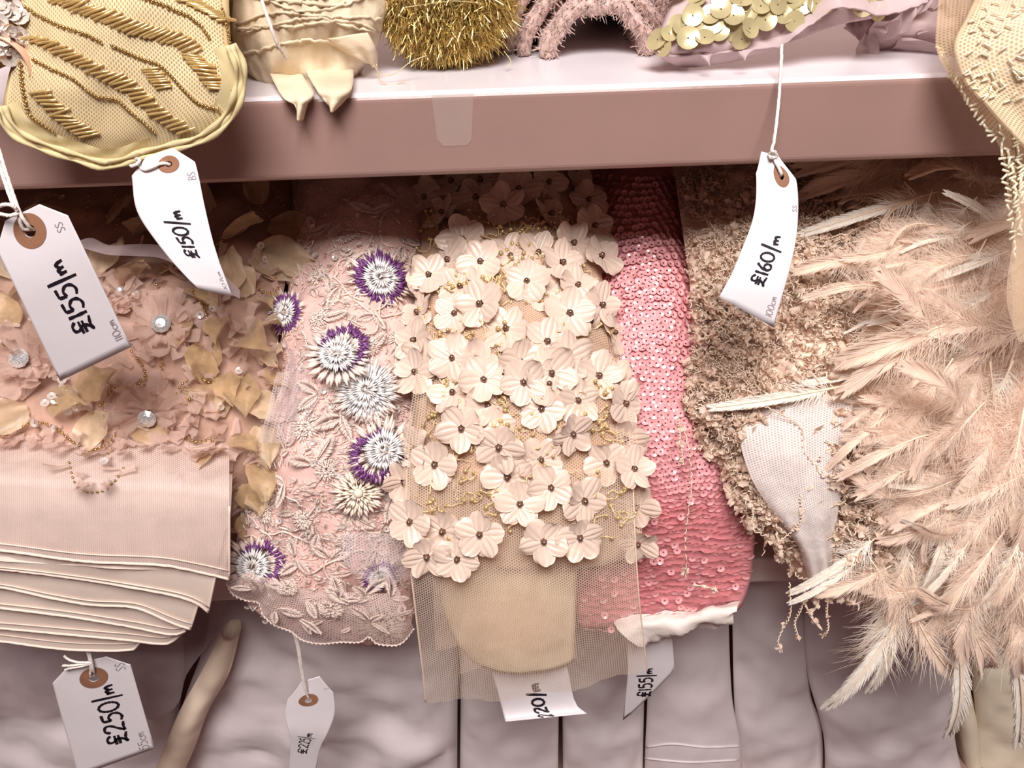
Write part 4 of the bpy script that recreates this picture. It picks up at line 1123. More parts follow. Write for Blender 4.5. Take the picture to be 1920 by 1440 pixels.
bugle_row([(350, 4), (385, 20), (420, 40)], 12, -14)
bugle_row([(360, 106), (380, 125), (395, 150), (410, 165)], 11, -8)
bugle_row([(285, 130), (300, 150), (310, 165)], 8, 4, .8)
mb = MB()
for pts in ([(36, 8), (70, 26), (105, 46), (140, 58), (170, 68), (192, 78)], [(212, 86), (245, 100), (272, 112), (300, 122), (318, 138), (345, 168), (372, 192), (408, 203)], [(68, 114), (100, 130), (140, 148), (180, 176), (222, 184), (245, 205), (290, 240)], [(44, 120), (48, 160), (60, 210), (80, 226), (103, 241)], [(262, -4), (310, 14), (346, 30), (376, 50), (390, 70)], [(414, 20), (424, 60), (428, 90)]):
    bead_chain(SG, pts, .0010, .0026, .0030, mb, SPH)
    bead_chain(SG, [(x + 3, y + 4) for x, y in pts], .0007, .0040, .0026, mb, SPH)
mb.build('seed_bead_trail', m_bead_gold, gt, kind='stuff')

# ------------------------------------------------------------ sequin roll with peach tube at the far left
m_peach = M('peach_satin', rgb(224, 176, 146), rough=0.4, var=0.05)
sr = thing('sequin_roll', 'gold sequin cloth with a peach satin end, cut off at the top left corner', 'fabric', (P(0, 100, .02)[0] - .01, .02, SH_TOP))
V, F, uv, fr = pillow([(-120, -110, 34, .04), (0, -110, 38, -.022), (60, -110, 42, -.034), (106, -110, 40, -.036)], bulge=.012, thick=.03, nu=20, nv=16, namp=.003)
obj('cloth', V, F, m_gold, sr, uv); S_ = Surf(V, F)
sgold = make_mesh('sequin', SEQ[0] * .0036, SEQ[1], m_bead_silver)
for i in range(90):
    h = S_.hit(random.uniform(-60, 40), random.uniform(-20, 104))
    if h is not None: link('sequin', sgold, sr, mat4(frame(nz(h[1] + RNG.normal(0, .4, 3)), random.random() * 6), h[0] + h[1] * .003, random.uniform(.6, 1.5)))
cx = P(-6, 130, -.046)
V = []
for i in range(6):
    for j in range(20):
        a = R(-20 + 220 * j / 19.); rr = .017
        V.append(cx + np.array((rr * math.cos(a), i * .012, rr * math.sin(a))))
pt_ = obj('peach_end', np.array(V), gridfaces(6, 20), m_peach, sr, label='curled peach satin end')
so = pt_.modifiers.new('thickness', 'SOLIDIFY'); so.thickness = .0012

# ------------------------------------------------------------ cream crinkled muslin roll
m_mus = M('cream_crinkled_muslin', rgb(234, 214, 184), rough=0.8, var=0.08, vscale=30, bump=.35, bscale=260, transl=.1)
ml = thing('muslin_roll', 'cream crinkled muslin roll with two torn corners hanging over the upper shelf edge', 'fabric', (P(580, 120, .06)[0], .05, SH_TOP))
rows = [(-330, 450, 700, .16), (-160, 434, 716, .09), (-60, 432, 728, .062), (0, 436, 728, .054), (50, 434, 716, .052), (90, 438, 706, .058), (116, 452, 690, .068), (124, 500, 660, .078)]
V, F, uv, fr = pillow(rows, bulge=.030, thick=.06, nu=60, nv=90, namp=.004, nscale=30, seed=11.0)
V = np.asarray(V)
S0 = fr.copy()
for i in range(fr.shape[0]):
    for j in range(fr.shape[1]):
        x = j / (fr.shape[1] - 1.); y = i / (fr.shape[0] - 1.)
        w = math.sin(36 * y + 7 * math.sin(3 * x + 4 * y) - 8 * (x - .5) ** 2 * 3) * .5 + .5
        k = noise.fractal(Vector((x * 9, y * 14, 2.0)), 1.0, 2.0, 4)
        n_ = nz(CAM - fr[i, j])
        nn = (1 - abs(2 * x - 1) ** 6)
        fr[i, j] = fr[i, j] + n_ * ((.0045 * w ** 2 + .005 * k) * nn)
nv_, nu_ = fr.shape[:2]
VV = V.reshape(nv_, -1, 3); VV[:, :nu_] = fr
obj('cloth', VV.reshape(-1, 3), F, m_mus, ml, uv)
def tail(pts_l, pts_r, Ys, name='torn_corner', mat=m_mus, n=26, rp=(.0022, 1.2)):
    A = np.array([P(x, y, Y) for (x, y), Y in zip(pts_l, Ys)]); B = np.array([P(x, y, Y) for (x, y), Y in zip(pts_r, Ys)])
    q = np.linspace(0, len(Ys) - 1, n)
    A = cr(range(len(Ys)), A, q); B = cr(range(len(Ys)), B, q); s = np.linspace(0, 1, 12)
    G = A[:, None] * (1 - s)[None, :, None] + B[:, None] * s[None, :, None]
    G[..., 1] -= .004 * np.sin(s * math.pi)[None] + rp[0] * np.sin(s * 6.28 * rp[1] + q[:, None])
    for i in range(n):
        for j in range(12):
            G[i, j, 1] -= .002 * noise.fractal(Vector(G[i, j] * 60), 1., 2., 3)
    return G
for L_, R_, Ys in (([(490, 96), (506, 136), (530, 180), (552, 196), (558, 220)], [(534, 96), (566, 138), (588, 175), (574, 196), (566, 226)], [.100, .036, -.004, -.009, -.010]),
                   ([(556, 96), (574, 132), (592, 165), (605, 185), (622, 204)], [(664, 92), (664, 134), (660, 165), (645, 188), (626, 208)], [.100, .036, -.004, -.009, -.010]),
                   ([(610, 70), (640, 90), (672, 108), (690, 118), (700, 122)], [(690, 60), (700, 80), (706, 100), (706, 116), (704, 124)], [.030, .032, .036, .040, .042])):
    G = tail(L_, R_, Ys)
    o = obj('torn_corner', G.reshape(-1, 3), gridfaces(26, 12), m_mus, ml)
    so = o.modifiers.new('thickness', 'SOLIDIFY'); so.thickness = .0007
mb = MB()
for k in range(7):
    y0 = random.uniform(0, 100); pts = []
    for x in np.linspace(445, 715, 40):
        yy = y0 + 34 * ((x - 580) / 140.) ** 2 * (-1 if k % 2 else .6) + 6 * math.sin(x * .03 + k)
        h = Surf(VV.reshape(-1, 3), F).hit(x, yy) if not pts and x == 445 else SM.hit(x, yy) if 'SM' in globals() else None
        if 'SM' not in globals(): SM = Surf(VV.reshape(-1, 3), F); h = SM.hit(x, yy)
        if h is not None: pts.append(h[0] + h[1] * .0008 + RNG.normal(0, .0005, 3))
    if len(pts) > 6: mb.add(*tube(pts, .0010, 4))
mb.build('frayed_edge', m_mus, ml, kind='stuff')
m_string = M('white_string', rgb(236, 224, 216), rough=.8, var=.05, bump=.3, bscale=2000)
def string_path(pts, rad=.0011, n=60):
    return tube(spline(np.array(pts), n) + RNG.normal(0, .00008, (n, 3)), rad, 6)
st = thing('string', 'white string hanging down over the cream muslin roll', 'string', P(536, 108, .016))
V, F = string_path([P(486, -60, .02), P(490, -4, .012), P(506, 44, .006), P(520, 82, .008), P(538, 110, .016)], .0011)
obj('cord', V, F, m_string, st)

# ------------------------------------------------------------ gold tinsel roll
m_tin = M('gold_tinsel', rgb(232, 204, 132), rough=0.3, metal=.75, var=0.15, vscale=200)
m_tinb = M('gold_tinsel_core', rgb(176, 138, 66), rough=0.5, metal=0.3, var=0.2, vscale=120, bump=.6, bscale=300)
tn = thing('tinsel_roll', 'shaggy gold tinsel fabric roll on the upper shelf', 'fabric', (P(838, 130, .06)[0], .06, SH_TOP))
def lathe_y(cx, cz, prof, k=36):
    V = []
    for y, r in prof:
        for j in range(k):
            a = 6.2832 * j / k
            V.append((cx + r * math.cos(a), y, cz + r * math.sin(a)))
    n = len(prof)
    return np.array(V), [gridfaces(n, k, True), np.array([list(range(k))[::-1], list(range((n - 1) * k, n * k))])]
rr = .050
cxt = P(838, 60, .07)[0]
V, F = lathe_y(cxt, SH_TOP + rr, [(.052, .012), (.054, .028), (.062, .040), (.075, .046), (.10, rr), (.2, rr), (.40, rr)])
obj('roll', V, F, m_tinb, tn); ST = Surf(V, F)
def fibres(S, n, xs, ys, Lr, w, mat, parent, name, out=.5, grav=.3, D=None):
    Vd = []; Fd = []
    for i in range(n):
        h = S.hit(random.uniform(*xs), random.uniform(*ys))
        if h is None: continue
        d = nz(h[1] * out + RNG.normal(0, .6, 3) + np.array((0, -.1, -grav)) + (D if D is not None else 0)); L = random.uniform(*Lr)
        sw = nz(np.cross(d, RNG.normal(0, 1, 3))) * w
        p0 = h[0] - h[1] * .001; p1 = p0 + d * L * .55; p2 = p1 + nz(d + RNG.normal(0, .4, 3) + np.array((0, 0, -grav))) * L * .45
        if p2[2] < SH_TOP + .0006 and p2[1] > -.02: p2[2] = SH_TOP + .0008
        if p1[2] < SH_TOP + .0006 and p1[1] > -.02: p1[2] = SH_TOP + .0008
        b = len(Vd)
        Vd += [p0 - sw, p0 + sw, p1 - sw, p1 + sw, p2 - sw * .4, p2 + sw * .4]; Fd += [(b, b + 1, b + 3, b + 2), (b + 2, b + 3, b + 5, b + 4)]
    if Vd: return obj(name, np.array(Vd), np.array(Fd), mat, parent, kind='stuff', smooth=False)
fibres(ST, 9000, (715, 960), (-30, 150), (.006, .016), .00032, m_tin, tn, 'tinsel_fibres', out=.7, grav=.45)

for k, pts in enumerate(([(700, 122), (716, 140), (740, 138), (770, 116), (800, 104)], [(706, 120), (712, 150), (732, 160), (760, 152)], [(900, 6), (850, 2), (800, 8), (760, 14)], [(945, 96), (958, 116), (948, 128)])):
    y_ = [.028, .024, .03, .05][k]
    V, F = tube([P(x, y, y_ if y > 100 else .045) for x, y in spline(pts, 30)], .00035, 4)
    obj('loose_thread', V, F, m_hem, tn)

# ------------------------------------------------------------ pink chenille roll
m_chen = M('dusty_pink_chenille', rgb(206, 174, 164), rough=0.95, var=0.15, vscale=200, bump=.6, bscale=600, sheen=.4)
ch = thing('chenille_roll', 'dusty pink fluffy chenille roll seen end on, beside the gold tinsel roll', 'fabric', (P(1105, 110, .04)[0], .05, SH_TOP))
cc = P(1116, 96, .09); cxx = cc[0]; czz = SH_TOP + .001
def arch(r0, thick, y0, y1, a0, a1, sx=1.0, dx=0.0, nseg=40):
    V = []; prof = []
    for k in range(8):
        a = 6.2832 * k / 8.; prof.append((math.cos(a), math.sin(a)))
    ys = [y0 + thick * .5, y0, y0 + thick * .5]
    loop = [(-.5, y1), (-.5, y0 + .5 * thick), (-.25, y0 + .1 * thick), (.25, y0 + .1 * thick), (.5, y0 + .5 * thick), (.5, y1)]
    for i in range(nseg):
        a = R(a0 + (a1 - a0) * i / (nseg - 1))
        for q, y in loop:
            r = r0 + q * thick + .0012 * math.sin(7 * a + r0 * 900)
            V.append((cxx + dx + sx * r * math.cos(a), y, max(SH_TOP + .001, czz + .95 * r * math.sin(a))))
    k = len(loop)
    return np.array(V), [gridfaces(nseg, k, True), np.array([list(range(k))[::-1], list(range((nseg - 1) * k, nseg * k))])]
for (r0, th, y0, a0, a1, dx) in ((.0345, .0120, .082, 0, 180, .002), (.0480, .0105, .094, 0, 180, -.001), (.0590, .0095, .104, 0, 180, -.002), (.0690, .009, .112, 0, 180, .0)):
    V, F = arch(r0, th, y0, .40, a0, a1, dx=dx)
    o = obj('coil', V, F, m_chen, ch)
    Sx = Surf(V, F)
    fibres(Sx, 3600, (930, 1275), (-60, 130), (.0030, .0085), .00034, m_chen, o, 'pile', out=.9, grav=.1)
mb = MB()
for i in range(60):
    h = Sx.hit(random.uniform(950, 1260), random.uniform(0, 110))
    if h is not None: mb.add(*oct_stitch(h[0], h[0] + RNG.normal(0, .002, 3) + h[1] * .004, .0003))
mb.build('lurex_glints', m_bead_gold, ch, kind='stuff')

# ------------------------------------------------------------ gold paillette fabric
m_pail = M('gold_paillette', rgb(200, 184, 140), rough=0.2, metal=0.15, var=0.10, vscale=40, transl=.15)
m_ltul = M('lilac_tulle_backing', rgb(214, 188, 188), rough=.85, var=.06, transl=.2)
pf = thing('paillette_fabric', 'gold paillette disc fabric on pale lilac tulle, right of the pink chenille roll', 'fabric', (P(1400, 100, .06)[0], .06, SH_TOP))
V, F, uv, fr = pillow([(-160, 1270, 1800, .12), (-60, 1268, 1760, .07), (0, 1262, 1740, .055), (24, 1250, 1660, .046), (50, 1240, 1560, .040), (80, 1228, 1480, .036), (100, 1230, 1400, .030), (108, 1260, 1340, .028)], bulge=.010, thick=.012, nu=40, nv=36, namp=.004, nscale=22)
obj('tulle_backing', V, F, m_ltul, pf, uv); SPF = Surf(V, F)
pa = [make_mesh('paillette', PAIL[0] * .0066, PAIL[1], m_pail)]
PL = [(1308, 16), (1347, 28), (1395, 30), (1370, 40), (1318, 54), (1344, 64), (1372, 60), (1400, 56), (1282, 66), (1258, 78), (1248, 92), (1320, 80), (1290, 84), (1430, 42), (1450, 20), (1480, 40), (1440, 8), (1398, 8), (1375, 2), (1330, 36), (1300, 40), (1272, 52), (1500, 16), (1470, 12), (1520, 28), (1355, 10), (1420, 20), (1545, 12), (1410, 40), (1290, 58), (1335, 50), (1386, 18), (1460, 32), (1240, 84), (1385, 66)]
for px, py in PL:
    h = SPF.hit(px, py)
    if h is None: continue
    link('paillette', pa[0], pf, mat4(frame(nz(h[1] + RNG.normal(0, .28, 3) + np.array((0, -.35, .1))), random.random() * 6), h[0] + h[1] * random.uniform(.003, .008), random.uniform(.8, 1.12)))
for i in range(50):
    h = SPF.hit(random.uniform(1260, 1640), random.uniform(-60, 20))
    if h is not None: link('paillette', pa[0], pf, mat4(frame(nz(h[1] + RNG.normal(0, .3, 3)), random.random() * 6), h[0] + h[1] * random.uniform(.003, .007), random.uniform(.8, 1.1)))
ed = [(1232, 96), (1262, 106), (1310, 102), (1360, 98), (1400, 94), (1440, 88), (1466, 84), (1490, 66), (1520, 44), (1550, 22), (1580, 12), (1620, 18), (1650, 28), (1700, 16), (1740, 4)]
e2 = spline(ed, 50); G = np.array([[P(x - 4 * (1 - f), y - 26 * (1 - f), .036 - .012 * f + .0015 * math.sin(i * .7)) for i, (x, y) in enumerate(e2)] for f in (0, .33, .66, 1)])
m_ltn = M('lilac_tulle_edge', rgb(216, 192, 192), rough=.85, var=.05, alpha=.8, transl=.2)
obj('raw_edge', G.reshape(-1, 3), gridfaces(4, 50), m_ltn, pf)
V, F = tube(G[-1] + RNG.normal(0, .0004, (50, 3)), .0009, 5); obj('frayed_edge', V, F, m_ltul, pf)
for tri_ in ([(1312, 102), (1336, 100), (1328, 122)], [(1384, 96), (1416, 92), (1394, 112)]):
    a, b, c = tri_
    G = tail([a, ((a[0] + c[0]) / 2, (a[1] + c[1]) / 2), c], [b, ((b[0] + c[0]) / 2, (b[1] + c[1]) / 2), (c[0] + 2, c[1])], [.016, .012, .010], n=8, rp=(.0004, 1))
    obj('tulle_snippet', G.reshape(-1, 3), gridfaces(8, 12), m_ltn, pf)

# ruffled tulle behind it
rt_ = thing('ruffled_tulle', 'lilac tulle with gathered leaf ruffles, left of the beaded champagne net', 'fabric', (P(1700, 70, .07)[0], .07, SH_TOP))
V, F, uv, fr = pillow([(-120, 1560, 1870, .14), (-20, 1580, 1846, .10), (20, 1590, 1838, .085), (60, 1600, 1826, .075), (78, 1640, 1800, .07)], bulge=.012, thick=.02, nu=30, nv=20, namp=.005)
obj('cloth', V, F, m_ltul, rt_, uv); SR = Surf(V, F)
rl = [petal_mesh(60 + i, m_ltn) for i in range(4)]
for i, (px, py, a, s) in enumerate([(1605, 40, -60, 50), (1630, 60, -80, 46), (1640, 70, 60, 56), (1660, 60, 50, 56), (1690, 40, 60, 50), (1700, 30, 40, 44), (1720, 66, 20, 80), (1760, 60, 40, 60), (1780, 30, 80, 50), (1650, 30, -50, 40), (1620, 20, -40, 40), (1740, 20, 60, 44), (1600, 28, -70, 44), (1800, 40, 100, 40), (1680, 76, 8, 90), (1590, 50, -85, 36)]):
    put('leaf_ruffle', rl[i % 4], rt_, SR, px, py, a, s * PXM * 1.2, .003, random.uniform(5, 25))

# ------------------------------------------------------------ champagne beaded net at the right
m_champ = M('champagne_net', rgb(236, 212, 176), rough=.7, var=.05, alpha=.85, net=(.0019, .2, .35))
m_champ2 = M('champagne_sheer', rgb(216, 184, 146), rough=.7, var=.05, alpha=.62, net=(.0019, .3, .30), transl=.2)
cn = thing('beaded_net', 'champagne net with crystal beads draped over the shelf at the right edge', 'fabric', (P(1860, 110, .02)[0], .01, SH_TOP))
V, F, uv, g = sheet([(-140, 1780, 2060, .10), (-20, 1762, 2060, .035), (60, 1752, 2060, .0), (110, 1762, 2060, -.018), (190, 1810, 2060, -.028), (262, 1862, 2060, -.034), (330, 1884, 2060, -.040), (480, 1892, 2060, -.060), (620, 1896, 2060, -.085)], nu=30, nv=60, ripple=(.003, 2.2, .4), namp=.003)
obj('under_net', V, F, m_champ2, cn, uv)
V, F, uv, g = sheet([(-140, 1850, 2060, .09), (-20, 1836, 2060, .02), (40, 1812, 2060, -.016), (84, 1790, 2060, -.028), (130, 1800, 2060, -.034), (200, 1850, 2060, -.040), (262, 1905, 2060, -.044), (300, 1945, 2060, -.046)], nu=36, nv=50, ripple=(.004, 1.8, 2.4), bulge=.008, namp=.004)
obj('top_net', V, F, m_champ, cn, uv); SC = Surf(V, F)
V, F = tube(g[:, 0], .0012, 6); obj('hem', V, F, m_champ, cn)
V, F, uv, g = sheet([(340, 1912, 2060, -.062), (450, 1898, 2060, -.074), (560, 1884, 2060, -.09), (640, 1905, 2060, -.1)], nu=16, nv=24, ripple=(.003, 1.2, 1))
m_sheer = M('cream_sheer', rgb(236, 210, 182), rough=.7, alpha=.34, transl=.3, var=.04)
obj('sheer_panel', V, F, m_sheer, cn, uv)
mbb = MB(); 
for i in range(70):
    px, py = random.uniform(1800, 1925), random.uniform(-10, 190)
    h = SC.hit(px, py)
    if h is None: continue
    mbb.inst(BUG[0] * np.array((.0024, .0006, .0006)), BUG[1], [frame(h[1], R(random.choice((35, 145)) + random.gauss(0, 14)))], [h[0] + h[1] * .0018])
for pts in ([(1762, 90), (1790, 150), (1830, 210), (1862, 262)], [(1876, 240), (1884, 320), (1894, 400), (1904, 480)], [(1890, 280), (1904, 360), (1914, 440)], [(1900, 240), (1912, 300), (1918, 380)]):
    for x, y in spline(pts, 22):
        mbb.inst(BUG[0] * np.array((.0022, .0008, .0008)), BUG[1], [frame(np.array((0, -1, .3)), random.random() * 3)], [P(x + random.uniform(-3, 3), y, float(np.interp(y, [60, 190, 262, 330, 480], [-.004, -.032, -.038, -.045, -.066])))])
mbb.build('crystal_beads', M('crystal_bead', rgb(252, 238, 208), rough=.15, metal=.2, var=.1, vscale=800), cn, kind='stuff')

# ------------------------------------------------------------ price tags
m_card = M('white_tag_card', rgb(226, 217, 220), rough=.6, var=.02, vscale=25, bump=.05, bscale=120)
m_kraft = M('brown_eyelet_card', rgb(150, 104, 78), rough=.7, var=.08)
m_ink = M('black_marker_ink', rgb(24, 14, 28), rough=.5, var=.05)
m_pencil = M('grey_pencil', rgb(150, 138, 144), rough=.7, var=.05)
def arc(cx, cy, rx, ry, a0, a1, n=12): return [(cx + rx * math.cos(R(a0 + (a1 - a0) * k / n)), cy + ry * math.sin(R(a0 + (a1 - a0) * k / n))) for k in range(n + 1)]
GL = {'£': ([[(.62, .80), (.45, .98), (.22, .92), (.20, .70), (.34, .50), (.26, .24), (.05, .05), (.30, .10), (.64, .02)], [(.0, .58), (.58, .62)], [(.0, .40), (.56, .44)]], .74),
      '1': ([[(.12, .96), (.10, .5), (.10, 0)]], .30), '0': ([arc(.3, .5, .29, .48, 80, 440, 20)], .76),
      '2': ([[(.04, .74), (.2, .98), (.46, .92), (.48, .68), (.25, .35), (.02, .03)], [(.02, .03), (.3, .06), (.58, .02)]], .70),
      '5': ([[(.54, .97), (.12, .94)], [(.12, .94), (.07, .56)], [(.07, .56), (.32, .64), (.52, .44), (.46, .14), (.22, .0), (.0, .08)]], .68),
      '6': ([[(.40, 1.0), (.14, .62), (.05, .26), (.20, .0), (.44, .10), (.44, .40), (.24, .48), (.07, .30)]], .62),
      '7': ([[(.03, .94), (.5, .95)], [(.5, .95), (.2, 0)]], .6), '/': ([[(.30, 1.28), (.06, -.34)]], .46), '|': ([[(.14, 1.22), (.10, -.30)]], .36),
      'm': ([[(.03, .62), (.05, .05)], [(.05, .40), (.22, .62), (.30, .12)], [(.30, .40), (.48, .62), (.58, .05)]], .74),
      'M': ([[(.0, .0), (.06, .6)], [(.06, .6), (.25, .2)], [(.25, .2), (.44, .6)], [(.44, .6), (.5, 0)]], .64),
      'c': ([arc(.26, .30, .24, .28, 50, 320, 12)], .54), 'S': ([[(.46, .86), (.24, .98), (.05, .76), (.25, .52), (.45, .28), (.24, .0), (.02, .12)]], .6),
      'B': ([[(.05, 0), (.05, .97)], [(.05, .97), (.42, .85), (.38, .58), (.06, .5)], [(.06, .5), (.48, .38), (.42, .06), (.05, 0)]], .62)}
def price_tag(label, rows, eye, eyer, texts, strings, corner=None, curl=0.0):
    """rows: (v, left px, left py, right px, right py, Y); eye: (u, v) of the eyelet; texts: (string, u0, v0, height, pen, material, slant)"""
    vs = [r[0] for r in rows]
    A = np.array([P(r[1], r[2], r[5]) for r in rows]); B = np.array([P(r[3], r[4], r[6] if len(r) > 6 else r[5]) for r in rows])
    W = np.linalg.norm(B[len(B) // 2] - A[len(A) // 2]); 
    def pos(u, v):
        a = cr(vs, A, v); b = cr(vs, B, v); s = np.atleast_1d(u)[:, None] + .5
        p = a * (1 - s) + b * s
        p[:, 1] -= curl * (1 - (2 * s[:, 0] - 1) ** 2)
        return p
    def at(u, v, off):
        u = np.atleast_1d(np.asarray(u, float)); v = np.atleast_1d(np.asarray(v, float))
        p = pos(u, v); du = pos(u + .01, v) - pos(u - .01, v); dv = pos(u, v + .01) - pos(u, v - .01)
        n = np.cross(du, dv); n /= np.maximum(1e-12, np.linalg.norm(n, axis=1))[:, None]
        n *= np.where(np.einsum('ij,ij->i', n, CAM - p) < 0, -1, 1)[:, None]
        return p + n * off
    Lm = float(np.sum(np.linalg.norm(np.diff((A + B) / 2, axis=0), axis=1))); asp = W / Lm
    corner = corner or [(-.5, .13), (-.24, .0), (.24, .0), (.5, .13), (.5, 1.0), (-.5, 1.0)]
    NA = 120; rh = eyer * .36
    outer = []
    for k in range(NA):
        a = 2 * math.pi * k / NA; d = (math.cos(a), math.sin(a) * asp)
        best = 9
        for i in range(len(corner)):
            (x1, y1), (x2, y2) = corner[i], corner[(i + 1) % len(corner)]
            ex, ey = x2 - x1, y2 - y1; det = d[0] * (-ey) + ex * d[1]
            if abs(det) < 1e-9: continue
            t = ((x1 - eye[0]) * (-ey) + ex * (y1 - eye[1])) / det; q = (d[0] * (y1 - eye[1]) - d[1] * (x1 - eye[0])) / det
            if t > 0 and -1e-6 <= q <= 1 + 1e-6: best = min(best, t)
        outer.append((eye[0] + d[0] * best, eye[1] + d[1] * best))
    for c in corner:
        j = min(range(NA), key=lambda k: (outer[k][0] - c[0]) ** 2 + ((outer[k][1] - c[1]) / asp) ** 2); outer[j] = c
    outer = np.array(outer)
    inner = np.array([(eye[0] + rh * math.cos(2 * math.pi * k / NA), eye[1] + rh * asp * math.sin(2 * math.pi * k / NA)) for k in range(NA)])
    NR = 22; fs = np.linspace(0, 1, NR) ** 1.2
    UV = inner[None] * (1 - fs)[:, None, None] + outer[None] * fs[:, None, None]
    base = pos(0.0, 1.0)[0]
    t = thing('price_tag', label, 'price tag', base, 'handwritten paper price tags')
    flat = UV.reshape(-1, 2)
    Vf = at(flat[:, 0], flat[:, 1], .00022); Vb = at(flat[:, 0], flat[:, 1], -.00022); nn = len(Vf)
    g1 = gridfaces(NR, NA, True); g2 = g1[:, ::-1] + nn
    k = np.arange(NA); o0 = (NR - 1) * NA
    rim = np.stack([o0 + k, o0 + (k + 1) % NA, nn + o0 + (k + 1) % NA, nn + o0 + k], 1)
    obj('card', np.concatenate([Vf, Vb]), [np.concatenate([g1, g2, rim])], m_card, t)
    UVr = inner[None] * (1 - np.array((0., .5, 1.)))[:, None, None] + (np.array(eye)[None] + (inner - np.array(eye)) / .36)[None] * np.array((0., .5, 1.))[:, None, None]
    UVr[..., 1] = np.maximum(UVr[..., 1], .004)
    fl = UVr.reshape(-1, 2)
    obj('eyelet_ring', at(fl[:, 0], fl[:, 1], .0005), gridfaces(3, NA, True), m_kraft, t)
    for (txt, u0, v0, hgt, pen, mat, slant) in texts:
        mb = MB(); x = 0.0
        for chh in txt:
            if chh == ' ': x += .4; continue
            strokes, adv = GL[chh]
            sc_ = .7 if chh in 'mc' and hgt > .2 else 1.0
            for stn in strokes:
                q = spline(stn, max(6, 6 * len(stn))) if len(stn) > 2 else np.linspace(stn[0], stn[1], 8)
                al = (x + q[:, 0]) * hgt; bt_ = q[:, 1] * hgt * sc_
                v = v0 - al * asp; u = u0 - bt_ + slant * al
                # ribbon
                tg = np.gradient(np.stack([u, v / asp], 1), axis=0); tg /= np.maximum(1e-9, np.linalg.norm(tg, axis=1))[:, None]
                nr_ = np.stack([-tg[:, 1], tg[:, 0]], 1)
                wd = pen * .5 * (1 + .15 * np.sin(np.arange(len(u)) * .7))
                a_ = at(u + nr_[:, 0] * wd, v + nr_[:, 1] * wd * asp, .0005); b_ = at(u - nr_[:, 0] * wd, v - nr_[:, 1] * wd * asp, .0005)
                m_ = len(u); idx = np.arange(m_ - 1)
                mb.add(np.concatenate([a_, b_]), np.stack([idx, idx + 1, m_ + idx + 1, m_ + idx], 1))
            x += adv
        mb.build('handwriting' if mat is m_ink else 'pencil_note', mat, t)
    mb = MB()
    for s_ in strings:
        pts = []
        for q in s_:
            pts.append(at(q[1], q[2], q[3])[0] if q[0] == 'e' else P(*q))
        mb.add(*string_path(pts, .00105))
    for kk in range(0):
        pass
    mb.build('string', m_string, t)
    return t
I, Pn = m_ink, m_pencil
price_tag('large white tag marked 155 per metre at the left edge, over the organza petals',
          [(0, -24, 430, 109, 366, -.100), (.33, 22, 525, 155, 461, -.102), (.66, 67, 619, 200, 555, -.100), (1, 113, 714, 246, 650, -.096)], (-.01, .115), .205,
          [('£155|m', .20, .80, .26, .036, I, 0.0), ('SS', .40, .20, .10, .010, Pn, 0), ('110cm', .46, .93, .10, .010, Pn, 0)],
          [[(-14, 270, -.07), (2, 320, -.085), (22, 378, -.098), (34, 400, -.103), ('e', -.06, .085, .0015), ('e', -.01, .115, -.003)], [(-6, 268, -.07), (10, 320, -.085), (30, 380, -.099), (40, 404, -.104), ('e', .02, .095, .0015), ('e', -.01, .118, -.003)],
           [(34, 398, -.104), (24, 386, -.106), (6, 384, -.106), (-14, 394, -.104)], [(36, 400, -.104), (18, 404, -.107), (-4, 400, -.106), (-16, 396, -.104)]])
price_tag('creased tag marked 150 per metre hanging from the gold beaded tulle',
          [(0, 246, 304, 352, 268, -.052), (.16, 248, 336, 368, 312, -.056), (.42, 258, 398, 384, 388, -.064), (.68, 300, 462, 402, 462, -.070), (.86, 340, 510, 418, 510, -.074), (1, 372, 541, 437, 556, -.076)], (.10, .105), .17,
          [('£150/m', .14, .76, .25, .040, I, 0.0), ('BS', .46, .24, .12, .011, Pn, 0), ('107cm', .44, .96, .10, .011, Pn, 0)],
          [[(250, 296, -.048), (262, 300, -.053), (256, 308, -.056), (244, 312, -.055)], [(256, 290, -.046), ('e', -.3, .1, .001), ('e', .02, .09, .0012), ('e', .10, .105, -.002)]])
price_tag('curled tag marked 160 per metre hanging on a long string from the paillette fabric',
          [(0, 1410, 280, 1476, 296, -.052), (.16, 1418, 335, 1494, 345, -.058), (.40, 1413, 405, 1495, 425, -.066), (.62, 1390, 470, 1484, 492, -.076), (.82, 1368, 522, 1466, 556, -.084), (1, 1348, 556, 1450, 614, -.088)], (.14, .125), .19,
          [('£160/m', .12, .80, .27, .040, I, .06), ('SS', .46, .32, .10, .010, Pn, 0), ('100cm', .42, .955, .12, .012, Pn, 0)],
          [[(1466, 84, .010), (1464, 130, -.004), (1460, 190, -.014), (1452, 262, -.036), (1448, 288, -.052), ('e', .13, .11, .0015), ('e', .14, .125, -.003)], [(1442, 290, -.054), (1450, 284, -.056), (1456, 292, -.055), (1446, 296, -.056), (1442, 290, -.054)]])
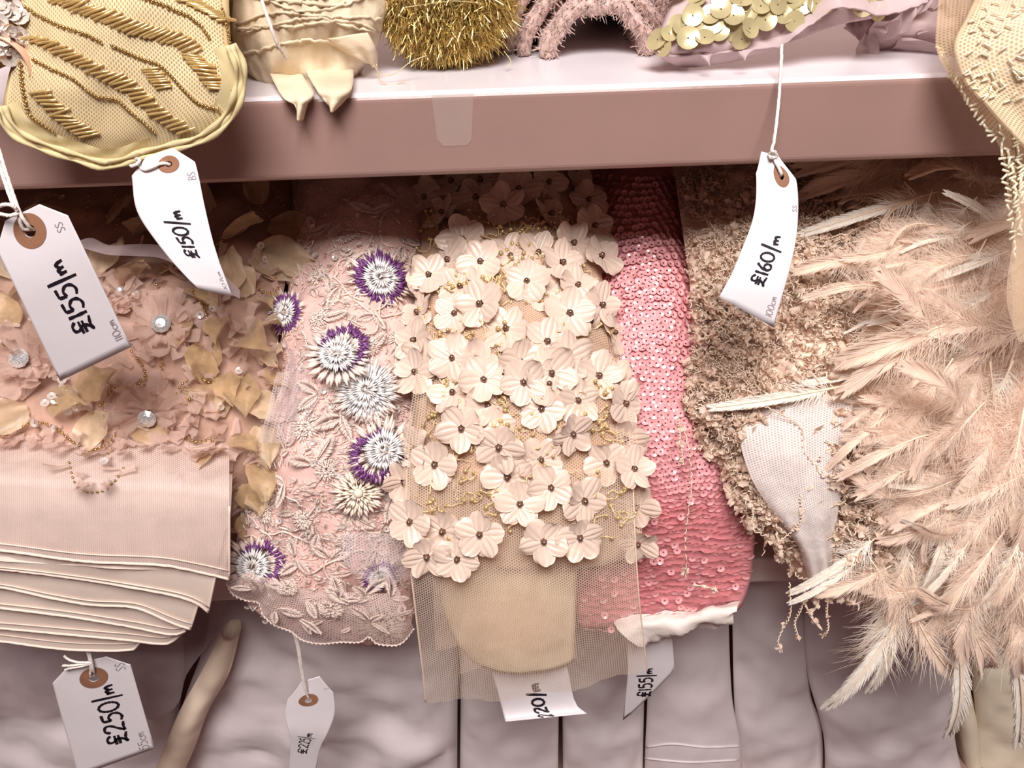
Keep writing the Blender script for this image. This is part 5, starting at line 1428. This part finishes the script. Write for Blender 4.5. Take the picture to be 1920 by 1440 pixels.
price_tag('white tag marked 250 per metre hanging below the folded blush layers at lower left',
          [(0, 92, 1256, 238, 1222, -.072), (.5, 117, 1350, 264, 1313, -.072), (1, 147, 1455, 290, 1403, -.072)], (.02, .17), .18,
          [('£250|m', .23, .84, .26, .036, I, 0.0), ('SS', .43, .16, .12, .011, Pn, 0), ('55cm', .44, .97, .12, .011, Pn, 0)],
          [[(152, 1178, -.062), (156, 1196, -.068), (163, 1220, -.074), (170, 1244, -.076), ('e', .0, .14, .0015), ('e', .02, .17, -.003)], [(156, 1178, -.062), (162, 1206, -.070), (170, 1232, -.075), (175, 1256, -.075), ('e', .02, .17, -.003)],
           [(172, 1242, -.076), (150, 1242, -.077), (132, 1238, -.076), (120, 1230, -.075)], [(172, 1243, -.076), (150, 1246, -.077), (134, 1248, -.076), (117, 1248, -.075)], [(172, 1244, -.076), (150, 1250, -.077), (136, 1252, -.076), (122, 1256, -.075)]])
price_tag('narrow curling tag on a string under the embroidered lace',
          [(0, 546, 1284, 618, 1262, -.064), (.26, 535, 1336, 628, 1332, -.066), (.5, 541, 1372, 612, 1380, -.068), (.72, 545, 1400, 600, 1402, -.066), (1, 540, 1462, 590, 1456, -.064)], (-.04, .16), .21,
          [('£225|m', .08, .78, .33, .04, I, .06), ('S', .42, .10, .10, .010, Pn, 0)],
          [[(552, 1190, -.070), (558, 1216, -.070), (562, 1246, -.069), (568, 1276, -.068), ('e', -.04, .13, .0015), ('e', -.04, .16, -.003)], [(556, 1190, -.070), (562, 1220, -.070), (567, 1256, -.069), (572, 1280, -.068), ('e', -.04, .16, -.003)]])
price_tag('tag marked 220 per metre half covered by the tan net of the satin flower tulle',
          [(0, 906, 1216, 1052, 1196, -.074), (.5, 928, 1280, 1066, 1262, -.080), (.82, 942, 1332, 1078, 1316, -.086), (.93, 946, 1348, 1090, 1332, -.090), (1, 948, 1353, 1100, 1338, -.094)], (.04, .17), .16,
          [('220/m', .10, 1.0, .17, .034, I, -.02)],
          [[(968, 1196, -.078), (966, 1214, -.080), (978, 1232, -.078), ('e', .0, .16, .0015), ('e', .04, .17, -.002)], [(970, 1194, -.078), (990, 1208, -.081), (1008, 1218, -.080), (994, 1236, -.078)]])
price_tag('tag marked 155 per metre curling away under the white pink-sequin lining hem',
          [(0, 1172, 1156, 1256, 1158, -.058), (.5, 1177, 1256, 1264, 1252, -.056), (1, 1168, 1350, 1258, 1342, -.050)], (-.04, .12), .14,
          [('£155|m', .03, .77, .29, .045, I, .02)], [[(1205, 1150, -.056), (1206, 1164, -.060), ('e', -.04, .1, .0012), ('e', -.04, .12, -.002)]],
          corner=[(-.5, .06), (-.3, .0), (.3, .0), (.5, .06), (.5, .50), (.44, .56), (-.46, 1.0), (-.5, 1.0)])
